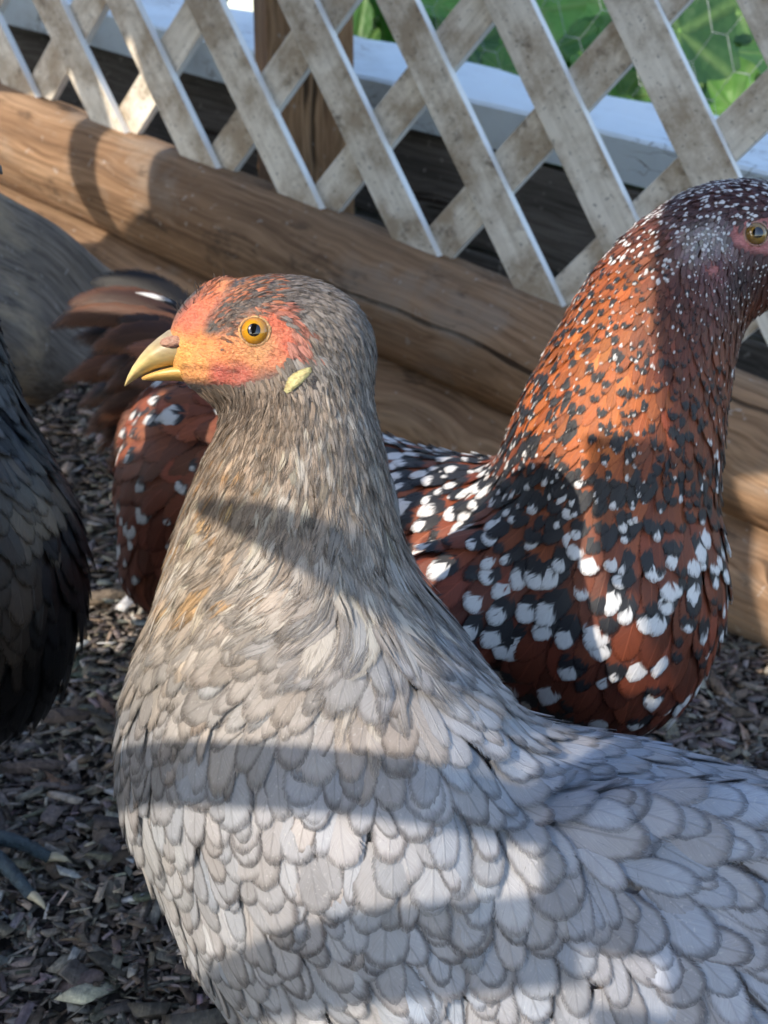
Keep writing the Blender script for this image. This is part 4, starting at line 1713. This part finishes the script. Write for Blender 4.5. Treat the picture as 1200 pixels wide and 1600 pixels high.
    # down wisps where the contour feathers part
    def wisps(cx, cy, dx, dy, n, L, spread, c):
        p = S.hit(cx, cy)
        R = p + (rng.normal(0, spread, (n, 1)) * RX + rng.normal(0, spread, (n, 1)) * UP) * .4 / FPX
        q = np.zeros((n, 2)); q[:] = (dx, dy)
        fl = lambda P: q
        A, B, _ = grow(S, R, fl, np.full(n, L * .38 / FPX) * rng.uniform(.5, 1.2, n), np.full(n, .42 * .38 / FPX), rng.uniform(.0015, .0045, n), np.full(n, .3), jit=.35, follow=.3)
        o = feather_mesh('down', A, B, np.tile(c, (n, 1)) * rng.uniform(.8, 1.1, (n, 1)), np.stack([rng.random(n), np.full(n, .01), np.full(n, .0003)], -1), np.zeros((n, 3)), M['grey'], None)
        adopt(o, root)
        tag(o, kind='stuff')
    wisps(1010, 1150, .9, -.15, 90, 60, 30, (.42, .43, .45))

    # sparse bristles over the bare skin
    nf_ = 420
    bx, by = rng.uniform(262, 464, 4000), rng.uniform(436, 604, 4000)
    okb = in_poly(bx, by, bare) & (((bx - 398) / 30) ** 2 + ((by - 517) / 28) ** 2 > 1)
    bx, by = bx[okb][:nf_], by[okb][:nf_]
    Rb, _ = S.project(at(bx, by, DH - .02), 0.0, 6)
    nb_ = len(Rb)
    A, B, _ = grow(S, Rb, flow, rng.uniform(5, 13, nb_) * DH / FPX, np.full(nb_, .00008), rng.uniform(.0002, .0009, nb_), np.full(nb_, .3), jit=.35, follow=.3, trow=np.array([0, .5, 1.0]), vrow=np.array([-1, 1.0]))
    cb_ = np.where(rng.random((nb_, 1)) < .6, np.array([[.06, .045, .04]]), np.array([[.55, .36, .25]])) * rng.uniform(.7, 1.3, (nb_, 1))
    o = feather_mesh('face_bristles', A, B, cb_, np.tile((.5, .01, .0003), (nb_, 1)), np.zeros((nb_, 3)), M['grey'], root)
    tag(o, kind='stuff')
    sel = rng.random(N) < .55
    sel &= (py > 620) & (px < 1300) & (fc > 0)
    R = np.repeat(P[sel], 3, 0) + rng.normal(0, .0028, (3 * sel.sum(), 3))
    R, _ = S.project(R, 0.0)
    nb = len(R)
    A, B, _ = grow(S, R, flow, rng.uniform(.006, .014, nb), np.full(nb, .00009), rng.uniform(.0012, .0026, nb), np.full(nb, .3), jit=.42, follow=.3, trow=np.array([0, .5, 1.0]), vrow=np.array([-1, 1.0]))
    o = feather_mesh('stray_barbs', A, B, np.clip(np.repeat(col[sel], 3, 0) * rng.uniform(.5, 1.9, (nb, 1)), 0, .7), np.tile((.5, .01, .0003), (nb, 1)), np.zeros((nb, 3)), M['grey'], root)
    tag(o, kind='stuff')

    # face
    pe = S.hit(398, 517)
    n = S.grad(pe[None])[0]
    ax = unit(n * .25 - FW)
    r = .0050
    eye(root, pe - ax * r * .52, ax, UP, r, M['iris'], ((.60, .36, .16), (.20, .15, .08)))

    def bcol(x, y):
        tip = np.clip((262 - x) / 62, 0, 1)
        ridge = np.clip((575 - y - (x - 230) * -.12) / 30, 0, 1)
        grey = np.array([.20, .20, .23]); yel = np.array([.62, .44, .13]); horn = np.array([.64, .50, .22])
        g = .6 * ridge * (1 - tip ** 1.1) * np.clip((300 - x) / 25, 0, 1)
        base = yel * (1 - tip) + horn * tip
        return grey * g + base * (1 - g)
    top = [(300, 512), (282, 510), (263, 516), (247, 528), (232, 541), (219, 556), (208, 572), (200, 587), (196, 598), (194.5, 603)]
    bot = [(338, 576), (312, 574), (288, 572), (266, 573), (246, 577), (230, 583), (216, 590), (205, 597), (198, 602), (195, 604)]
    beak(root, top, bot, [46, 44, 41, 36, 30, 24, 18, 11, 5, 1], DH, M['horn'], bcol, 'upper_beak')
    ltop = [(350, 578), (322, 574), (296, 572), (272, 573), (252, 578), (236, 583), (222, 588)]
    lbot = [(350, 602), (322, 600), (296, 597), (272, 595), (252, 595), (236, 595), (222, 594)]
    beak(root, ltop, lbot, [34, 32, 29, 25, 20, 14, 5], DH, M['horn'], lambda x, y: np.array([.66, .40, .12]) * (1 - .2 * (y < 577)), 'lower_beak', -1)
    # nostril: soft operculum over a slit
    pn = at(270, 534, DH - .0078)

    def blob(name, c, axs, rad, col, mat='skin'):
        bm = bmesh.new()
        bmesh.ops.create_uvsphere(bm, u_segments=20, v_segments=12, radius=1)
        V = np.array([v.co[:] for v in bm.verts])
        Fc = [tuple(v.index for v in f.verts) for f in bm.faces]
        bm.free()
        W_ = c + (V * np.array(rad)) @ np.array(axs) * (1 + .06 * np.sin(V[:, :1] * 9 + V[:, 1:2] * 7))  if False else c + (V * np.array(rad)) @ np.array(axs)
        return adopt(mesh_obj(name, W_, Fc, M[mat], None, attrs={'fcol': ('FLOAT_COLOR', rgba(np.tile(col, (len(V), 1))))}), root)
    axn = np.array([unit(RX + UP * .12), unit(UP - RX * .12), FW])
    k = DH / FPX
    blob('nostril', pn, axn, (20 * k, 9.5 * k, 8.5 * k), (.42, .24, .17))
    blob('nostril_slit', at(274, 541, DH - .0086), axn, (11 * k, 2.4 * k, 3.4 * k), (.07, .03, .02))
    # earlobe
    pl = S.hit(462, 592)
    nl = S.grad(pl[None])[0]
    u = unit(RX * .7 + UP * .75); u = unit(u - nl * (u @ nl)); v = np.cross(nl, u)
    out = np.array([(486, 574), (487, 581), (480, 591), (470, 601), (458, 611), (449, 616), (444, 611), (447, 602), (450, 592), (458, 584), (470, 578), (479, 575)], float)
    cen = out.mean(0)
    Vp, nr_ = [], 5
    for k_ in range(nr_ + 1):
        f_ = k_ / nr_
        for (x_, y_) in out:
            p_ = S.hit(*(cen + (np.array([x_, y_]) - cen) * f_))
            n_ = S.grad(p_[None])[0]
            Vp.append(p_ + n_ * (.0009 * (1 - f_ ** 3) + .0006 ))
    m_ = len(out)
    Fp = [(k_ * m_ + j_, k_ * m_ + (j_ + 1) % m_, (k_ + 1) * m_ + (j_ + 1) % m_, (k_ + 1) * m_ + j_) for k_ in range(nr_) for j_ in range(m_)]
    adopt(mesh_obj('earlobe', np.array(Vp), Fp, M['skin'], None, attrs={'fcol': ('FLOAT_COLOR', rgba(np.concatenate([np.tile(np.array([.62, .57, .27]) * (1 - .45 * (q_ / nr_) ** 3), (m_, 1)) for q_ in range(nr_ + 1)])))}), root)
    # bristles on the comb
    nb = 46
    tb = rng.random(nb)
    pts = at(284 + 70 * tb + rng.normal(0, 5, nb), 506 - 66 * tb + rng.normal(0, 4, nb), DH + rng.normal(0, .003, nb))
    R, _ = S.project(pts, 0)
    q = np.tile((-.35, -1.0), (nb, 1))
    Vb, Ub = [], []
    for p in R:
        nrm = S.grad(p[None])[0]
        d = unit(nrm * .9 + RX * rng.normal(-.1, .35) + UP * .3)
        l = rng.uniform(8, 22) * k
        a, b = bezier_feather(p - d * .001, p + d * l * .5, p + d * l + RX * l * .35, .55 * k, -FW, 0, .3, 2)
        Vb.append(a[0]); Ub.append(b[0])
    o = feather_mesh('bristles', np.array(Vb), np.array(Ub), np.tile((.05, .04, .035), (nb, 1)), np.tile((.5, .01, .0003), (nb, 1)), np.zeros((nb, 3)), M['black'], None)
    adopt(o, root); tag(o, kind='stuff')
    # tail beyond the frame
    for i in range(9):
        a = (i - 4) * .16
        p0 = at(1780, 1545, .46)
        d = unit(RX * math.cos(.5) + UP * .55 + FW * math.sin(a))
        A, B = bezier_feather(p0, p0 + d * .05, p0 + d * .105 + UP * .01, .014, UP * .5 - FW * math.cos(a), .15)
        adopt(feather_mesh('tail_feather', A, B, np.array([[.3, .3, .31]]), np.array([[random.random(), .1, .014]]), np.array([[0, 0, .7]]), M['grey'], None), root)
    for s_, dd in ((0, .405), (1, .475)):
        h = at(930, 1700, dd)
        leg(root, (h[0], h[1], .085), (h[0] - .01, h[1], 0.004), math.pi + .1)
    return S


def sdf_face(S, P):
    n = S.grad(P)
    return (n * unit(C0 - P)).sum(1)


SG = grey_hen()


# ---- the speckled hen behind
def speckled_hen():
    S = Sdf()
    S.chain([(925, 935, .575, 180), (800, 905, .60, 188), (640, 870, .64, 165), (450, 770, .69, 140), (330, 740, .72, 118)], .03)
    S.chain([(925, 900, .575, 186), (945, 1000, .575, 150)], .02)
    S.chain([(318, 680, .715, 100), (315, 760, .72, 118), (272, 880, .725, 82)], .03)
    S.chain([(1165, 375, .545, 78), (1085, 400, .547, 100), (1032, 490, .55, 128), (990, 600, .553, 146), (960, 700, .558, 166), (940, 800, .565, 176), (930, 900, .572, 184)], .015)
    S.ellpx(1168, 368, .545, 112, 78, 66, .1, .012)
    S.ellpx(1150, 430, .545, 76, 52, 56, .2, .015)
    S.ellpx(1250, 385, .545, 70, 48, 42, .2, .012)
    S.ellpx(1185, 366, .545 - .0165, 42, 36, 14, 0, .006)
    S.ellpx(760, 930, .545, 200, 105, 55, -.25, .012)        # folded wing
    S.ellpx(1112, 416, .545 - .022, 24, 20, 14, 0, .004)     # earlobe
    g = at(780, 1250, .62)
    root = empty('hen', (g[0], g[1], 0))
    tag(root, 'mahogany hen speckled black and white standing behind the grey hen', 'hen')
    bare = [(1142, 352), (1165, 338), (1200, 336), (1260, 345), (1270, 400), (1200, 396), (1165, 392), (1145, 378)]

    def colfn(V, n):
        px, py, d = proj(V)
        pn = np.stack([in_poly(px + a, py + b, bare) for a, b in ((5, 0), (-5, 0), (0, 5), (0, -5))], -1).mean(-1)[:, None]
        ear = [(1098, 402), (1116, 397), (1131, 408), (1131, 426), (1116, 438), (1100, 428)]
        pe_ = in_poly(px, py, ear)[:, None]
        pn = np.maximum(pn, pe_ * .75)
        return pn * np.array([.50, .20, .19]) + (1 - pn) * np.array([.06, .022, .018])
    def sink(V):
        px, py, d = proj(V)
        return np.where(px > 1100, np.clip((py - 420) / 100, .1, 1), np.clip((py - 300) / 150, .15, 1)) * .004
    lo, hi = bounds(S)
    V, F = body_mesh(root, S, lo, hi, (at(1100, 400, .545)[0], at(1100, 400, .545)[1] - .03, at(1100, 460, .545)[2]),
                     (at(1260, 400, .545)[0], at(1100, 400, .545)[1] + .03, at(1100, 290, .545)[2]), .0048, .0016, colfn, sink)
    #      x    y     dx   dy   L   W   sp  t0   r    g    b    white black
    T = [
        (1160, 300, -1, .1, 24, 4, 7, .3, .060, .020, .016, .34, 0),
        (1090, 320, -.8, .5, 26, 4.5, 8, .3, .065, .022, .016, .34, 0),
        (1105, 372, -.3, .9, 16, 4, 6, .3, .30, .28, .28, .3, 0),
        (1120, 415, -.1, 1, 14, 3, 6, .3, .15, .06, .06, .1, 0),
        (1160, 430, -.3, 1, 18, 3.4, 6.5, .3, .035, .016, .016, .16, 0),
        (1190, 480, -.2, 1, 30, 4.5, 8, .3, .10, .03, .015, .1, 0),
        (1030, 370, -.65, .75, 34, 6, 9.5, .35, .12, .035, .016, .24, .14),
        (1080, 450, -.3, 1, 36, 6, 9.5, .35, .09, .026, .014, .14, .1),
        (980, 440, -.55, .85, 42, 8.5, 13, .4, .28, .072, .016, .08, .20),
        (1050, 540, -.15, 1, 52, 9, 14, .4, .12, .032, .014, .06, .18),
        (1135, 580, 0, 1, 46, 8, 13, .4, .14, .036, .014, .10, .22),
        (920, 530, -.55, .85, 54, 10, 15, .4, .32, .086, .018, .06, .24),
        (990, 590, -.35, 1, 56, 10.5, 16, .4, .35, .092, .019, .04, .20),
        (870, 610, -.6, .8, 56, 10.5, 16, .4, .28, .075, .018, .06, .30),
        (1060, 660, -.12, 1, 60, 11, 17, .4, .15, .039, .015, .05, .30),
        (940, 680, -.45, .95, 60, 11.5, 17, .4, .33, .088, .018, .07, .30),
        (830, 700, -.7, .7, 60, 12, 18, .42, .17, .044, .016, .12, .52),
        (1120, 700, -.02, 1, 56, 12, 18, .42, .13, .034, .014, .22, .30),
        (1000, 750, -.3, 1, 62, 13, 20, .45, .22, .058, .016, .12, .5),
        (890, 760, -.55, .85, 66, 13.5, 21, .45, .22, .058, .016, .16, .52),
        (760, 740, -.85, .5, 70, 15, 22, .5, .16, .042, .018, .26, .40),
        (680, 730, -1, .25, 76, 16, 24, .5, .20, .052, .020, .30, .34),
        (640, 790, -1, .3, 80, 18, 27, .5, .19, .050, .020, .30, .30),
        (730, 800, -.9, .45, 80, 18, 27, .5, .19, .049, .020, .34, .34),
        (820, 830, -.65, .75, 80, 19, 28, .5, .16, .042, .018, .36, .38),
        (940, 830, -.35, 1, 80, 20, 29, .52, .18, .046, .018, .30, .36),
        (1060, 820, -.12, 1, 80, 20, 29, .52, .15, .037, .016, .24, .26),
        (1135, 840, -.02, 1, 70, 17, 26, .52, .13, .033, .015, .26, .26),
        (660, 880, -.8, .65, 120, 22, 34, .5, .13, .028, .016, .02, .02),
        (740, 900, -.75, .7, 120, 22, 34, .5, .14, .031, .016, .03, .04),
        (840, 900, -.6, .8, 90, 22, 32, .52, .14, .035, .017, .38, .34),
        (950, 910, -.3, 1, 88, 22, 33, .52, .16, .040, .017, .30, .32),
        (1060, 930, -.1, 1, 86, 21, 32, .52, .14, .034, .015, .20, .24),
        (1140, 950, 0, 1, 70, 17, 27, .52, .13, .032, .015, .26, .26),
        (720, 980, -.7, .7, 90, 21, 32, .52, .12, .030, .016, .36, .36),
        (820, 1010, -.6, .8, 90, 21, 32, .52, .12, .029, .016, .34, .34),
        (900, 1060, -.4, 1, 100, 22, 34, .52, .13, .031, .016, .26, .26),
        (1010, 1050, -.2, 1, 90, 21, 32, .52, .13, .031, .015, .24, .28),
        (1100, 1080, -.05, 1, 80, 19, 30, .52, .13, .031, .015, .26, .26),
        (1000, 1140, -.2, 1, 90, 20, 32, .52, .12, .028, .015, .12, .2),
        (420, 680, -1, .15, 95, 22, 32, .52, .22, .062, .026, .20, .10),
        (320, 640, -1, .18, 110, 26, 34, .52, .25, .072, .030, .16, .10),
        (280, 720, -.9, .35, 100, 25, 36, .52, .18, .046, .021, .16, .06),
        (240, 790, -.7, .8, 95, 24, 34, .52, .16, .040, .019, .18, .04),
        (280, 880, -.45, .95, 90, 24, 34, .52, .15, .040, .019, .08, .02),
        (230, 920, -.3, 1, 85, 22, 32, .52, .16, .050, .024, .0, .0),
    ]
    T = np.array(T)
    flow = Field(np.c_[T[:, :2], T[:, 2:4]], 30, 2)
    size = Field(np.c_[T[:, :2], T[:, 4:8]], 22, 2)
    bd = (T[:, 1] > 760) & (T[:, 0] > 460)
    T[bd, 4] *= 1.1; T[bd, 5] *= 1.1; T[bd, 6] *= 1.12
    size = Field(np.c_[T[:, :2], T[:, 4:8]], 22, 2)
    tint = Field(np.c_[T[:, :2], T[:, 8:13]], 24, 2)

    def keep(P, n):
        px, py, d = proj(P)
        fc = (n * unit(C0 - P)).sum(1)
        jx, jy = rng.normal(0, 4, (2, len(px)))
        ear = [(1100, 402), (1116, 399), (1128, 408), (1128, 424), (1116, 434), (1102, 426)]
        return (~in_poly(px + jx, py + jy, bare)) & (~in_poly(px + jx, py + jy, ear)) & (fc > -.4) & (py < 1320)
    P, f = scatter(V, F, 70000, lambda P: size(P)[:, 2] * proj(P)[2] / FPX * .75, keep)
    sz, ti = size(P), tint(P)
    mpp = proj(P)[2] / FPX
    N = len(P)
    L, W = sz[:, 0] * mpp * rng.lognormal(0, .13, N), sz[:, 1] * mpp * rng.lognormal(0, .12, N)
    lift = np.clip(W * .28, .0005, .0024) * rng.lognormal(0, .25, N)
    Vf, UV, BN = grow(S, P, flow, L, W, lift, sz[:, 3], jit=.14)
    px, py, d = proj(P)
    col = ti[:, :3] * rng.lognormal(0, .22, N)[:, None] * (1 + rng.normal(0, .04, (N, 3)))
    wh = ti[:, 3] * rng.lognormal(0, .35, N)
    bl = ti[:, 4] * rng.lognormal(0, .30, N)
    none = rng.random(N)
    lowb = (py > 960 - (px - 900) * .1) & (none < .62)
    wh[lowb] = 0
    bl[lowb & (none < .45)] = 0
    wh[(none < .34) & (py > 700) & (px > 420)] = 0
    fr = (px > 1030) & (py > 430) & (py < 780)
    wh[fr & (none < .65)] = 0
    head = (py < 440) & (px > 950)
    bigw = (py > 760) & (px > 460) & (wh > 0)
    wh[bigw] = np.clip(wh[bigw] * 1.05, .16, .38)
    wh[head & (none < .5)] = 0
    rump = (px < 460)
    wh[rump & (none < .62)] = 0
    bl[rump & (none < .5)] = 0
    bl[(none > .8) & (py > 760)] = 0
    bl[py > 760] *= .8
    bl[(py < 700) & (px > 460) & (none > .62)] = 0
    wh[wh < .03] = 0
    bl[bl < .03] = 0
    pat = np.stack([np.clip(wh, 0, .5), np.clip(bl, 0, .6), np.zeros(N)], -1)
    rnd = np.stack([rng.random(N), L, W], -1)
    fc = sdf_face(S, P)
    vis = (px > 60) & (px < 1215) & (py < 1180) & ((px < 370) | ((px > 600) & (py < 930 + (px - 640) * .42)))
    score = sz[:, 0] * sz[:, 1] * np.clip(fc, 0, 1) * vis
    split_feathers(root, Vf, UV, BN, np.clip(col, .004, .6), rnd, pat, M['speckled'], score, 300)
    # tail
    for (x0, y0, x1, y1, x2, y2, w, dd, c, wb) in [
        (330, 545, 250, 430, 140, 442, 22, .752, (.010, .008, .008), 0), (335, 550, 215, 415, 84, 508, 24, .748, (.016, .010, .008), 0), (340, 560, 225, 440, 104, 474, 20, .744, (.06, .026, .016), 0),
        (345, 540, 285, 460, 210, 457, 4, .728, (.02, .016, .015), .35), (340, 560, 205, 440, 74, 514, 16, .742, (.10, .042, .022), 0), (345, 570, 235, 480, 138, 552, 20, .724, (.17, .065, .034), 0),
        (340, 575, 215, 490, 110, 530, 22, .746, (.010, .008, .008), 0), (340, 580, 215, 515, 128, 570, 22, .74, (.010, .008, .008), 0), (340, 600, 200, 535, 96, 598, 17, .738, (.12, .048, .026), 0),
        (345, 590, 230, 520, 150, 590, 18, .728, (.04, .02, .014), 0), (340, 615, 215, 545, 118, 640, 20, .742, (.010, .009, .009), 0), (345, 605, 240, 540, 160, 615, 18, .722, (.12, .045, .024), 0),
        (340, 630, 215, 565, 126, 690, 18, .736, (.03, .018, .014), 0), (345, 635, 235, 575, 140, 665, 16, .724, (.08, .034, .02), 0), (340, 650, 230, 585, 150, 712, 20, .742, (.008, .008, .009), 0),
        (345, 640, 240, 580, 166, 745, 18, .73, (.014, .010, .010), 0), (350, 640, 255, 585, 182, 690, 20, .714, (.15, .048, .024), 0), (350, 620, 270, 560, 200, 600, 20, .708, (.21, .062, .030), 0),
        (350, 600, 270, 530, 190, 545, 18, .716, (.20, .07, .034), 0), (345, 575, 260, 500, 180, 500, 16, .726, (.05, .024, .016), 0)]:
        A, B = bezier_feather(at(x0, y0, dd), at(x1, y1, dd - .006), at(x2, y2, dd + .004), w * 1.75 * dd / FPX, -FW + UP * random.uniform(-.1, .6), .35, .5, 1.7)
        adopt(feather_mesh('tail_feather', A, B, np.array([c]) * random.choice([.35, .7, 1.1]), np.array([[random.random(), .10, .010]]), np.array([[wb, 0, random.choice([0, .1, .3, .6])]]), M['speckled'], None), root)
    # eye, beak, earlobe
    pe = S.hit(1182, 365)
    ax = unit(S.grad(pe[None])[0] * .2 - FW)
    r = .0053
    eye(root, pe - ax * r * .52, ax, UP, r, M['iris2'], ((.50, .28, .22), (.16, .12, .08)))
    D = .545
    top = [(1275, 352), (1292, 354), (1310, 362), (1328, 376), (1340, 394), (1346, 410)]
    bot = [(1262, 398), (1282, 398), (1302, 400), (1320, 404), (1336, 410), (1346, 414)]
    beak(root, top, bot, [30, 28, 24, 18, 10, 2], D, M['horn'], lambda x, y: np.array([.38, .28, .18]), 'upper_beak')
    beak(root, [(1262, 398), (1290, 399), (1316, 404), (1330, 408)], [(1262, 418), (1290, 416), (1316, 414), (1330, 412)], [26, 22, 14, 4], D, M['horn'], lambda x, y: np.array([.42, .32, .2]), 'lower_beak', -1)
    for dd in (.60, .68):
        h = at(800, 1250, dd)
        leg(root, (h[0], h[1], .12), (h[0], h[1], .004), .3)
    return S


SR = speckled_hen()


# ---- the black hen cut by the left edge
def black_hen():
    S = Sdf()
    D = .57
    S.chain([(-135, 905, D, 240), (-330, 960, D + .03, 230), (-560, 900, D + .06, 150)], .03)
    S.chain([(-80, 255, D, 42), (-72, 330, D, 52), (-80, 430, D, 66), (-85, 540, D, 84), (-95, 640, D, 125), (-120, 760, D, 185), (-130, 850, D, 225)], .03)
    S.ellpx(-70, 258, D, 58, 42, 36, 0, .01)
    S.ellpx(-95, 1000, D, 175, 170, 200, .2, .03)
    g = at(-160, 1350, .66)
    root = empty('hen', (g[0], g[1], 0))
    tag(root, 'black hen with bronze patches cut off by the left edge of the photo', 'hen')
    lo, hi = bounds(S)
    V, F = body_mesh(root, S, lo, hi, lo - 1, lo - .9, .0055, .005, lambda V, n: np.tile((.006, .006, .007), (len(V), 1)), lambda V: np.full(len(V), .004))
    T = np.array([
        (-60, 250, -1, .2, 24, 5, 8, .3, .02, .02, .022), (-60, 400, -.1, 1, 50, 9, 14, .35, .03, .028, .026), (-10, 560, .25, 1, 90, 12, 20, .4, .045, .045, .045),
        (0, 620, .4, 1, 110, 15, 24, .45, .022, .025, .030), (60, 680, .6, .9, 110, 18, 30, .5, .012, .014, .018), (40, 730, .55, .9, 100, 22, 30, .5, .17, .13, .085),
        (20, 690, .5, .9, 100, 20, 30, .5, .06, .055, .045), (90, 770, .35, 1, 100, 24, 36, .52, .010, .011, .014), (15, 850, .2, 1, 110, 28, 40, .52, .085, .06, .042),
        (20, 930, .15, 1, 110, 28, 40, .52, .07, .05, .036), (80, 880, .1, 1, 110, 28, 42, .52, .008, .009, .012), (100, 960, -.1, 1, 110, 28, 42, .52, .007, .008, .010),
        (60, 1060, -.3, 1, 110, 28, 42, .52, .010, .011, .014), (10, 1130, -.4, 1, 100, 26, 42, .52, .012, .013, .017), (-200, 900, -1, .3, 130, 34, 52, .52, .012, .013, .016), (-500, 880, -1, .1, 150, 36, 60, .52, .012, .013, .016)])
    flow, size, tint = Field(np.c_[T[:, :2], T[:, 2:4]], 30), Field(np.c_[T[:, :2], T[:, 4:8]], 22), Field(np.c_[T[:, :2], T[:, 8:11]], 16)

    def keep(P, n):
        px, py, d = proj(P)
        return ((n * unit(C0 - P)).sum(1) > -.4)
    P, f = scatter(V, F, 20000, lambda P: size(P)[:, 2] * proj(P)[2] / FPX * .75, keep)
    sz, ti = size(P), tint(P)
    mpp = proj(P)[2] / FPX
    N = len(P)
    L, W = sz[:, 0] * mpp * rng.lognormal(0, .13, N), sz[:, 1] * mpp * rng.lognormal(0, .12, N)
    lift = np.clip(W * .4, .0006, .0036) * rng.lognormal(0, .25, N)
    Vf, UV, BN = grow(S, P, flow, L, W, lift, sz[:, 3], jit=.13)
    px, py, d = proj(P)
    col = ti * rng.lognormal(0, .25, N)[:, None]
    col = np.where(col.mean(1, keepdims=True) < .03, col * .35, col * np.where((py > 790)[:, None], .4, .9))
    score = sz[:, 0] * sz[:, 1] * np.clip(sdf_face(S, P), 0, 1) * ((px > -30) & (px < 150))
    n = int(min(300, (score > 0).sum()))
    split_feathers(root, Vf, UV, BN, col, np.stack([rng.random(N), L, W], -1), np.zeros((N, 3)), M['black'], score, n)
    pe = S.hit(-58, 250)
    ax = unit(S.grad(pe[None])[0] * .2 - FW)
    eye(root, pe - ax * .003, ax, UP, .0052, M['iris'], ((.4, .12, .09), (.1, .06, .05)))
    beak(root, [(-22, 246), (-12, 246), (-4, 251), (2, 260), (4, 270)], [(-28, 270), (-16, 270), (-8, 270), (-1, 271), (3, 273)], [22, 20, 16, 9, 2], D, M['horn'], lambda x, y: np.array([.05, .05, .055]), 'upper_beak')
    beak(root, [(-28, 270), (-14, 271), (-6, 272)], [(-28, 282), (-14, 279), (-6, 275)], [18, 14, 4], D, M['horn'], lambda x, y: np.array([.06, .06, .06]), 'lower_beak', -1)
    # the foot whose middle toe shows: claw tip at photo (74,1424)
    tip = ground_hit(74, 1436)
    yaw = -math.radians(40)
    e = np.array([math.cos(yaw), math.sin(yaw), 0])
    foot = tip - e * .0705
    foot[2] = .004
    leg(root, (foot[0] - .012, foot[1] + .015, .115), foot, yaw, (.055, .085, .11), .0068)
    foot2 = foot + np.array([-.09, .06, 0])
    leg(root, (foot2[0], foot2[1], .115), foot2, yaw, (.055, .085, .11), .0068)


black_hen()
bpy.context.view_layer.update()
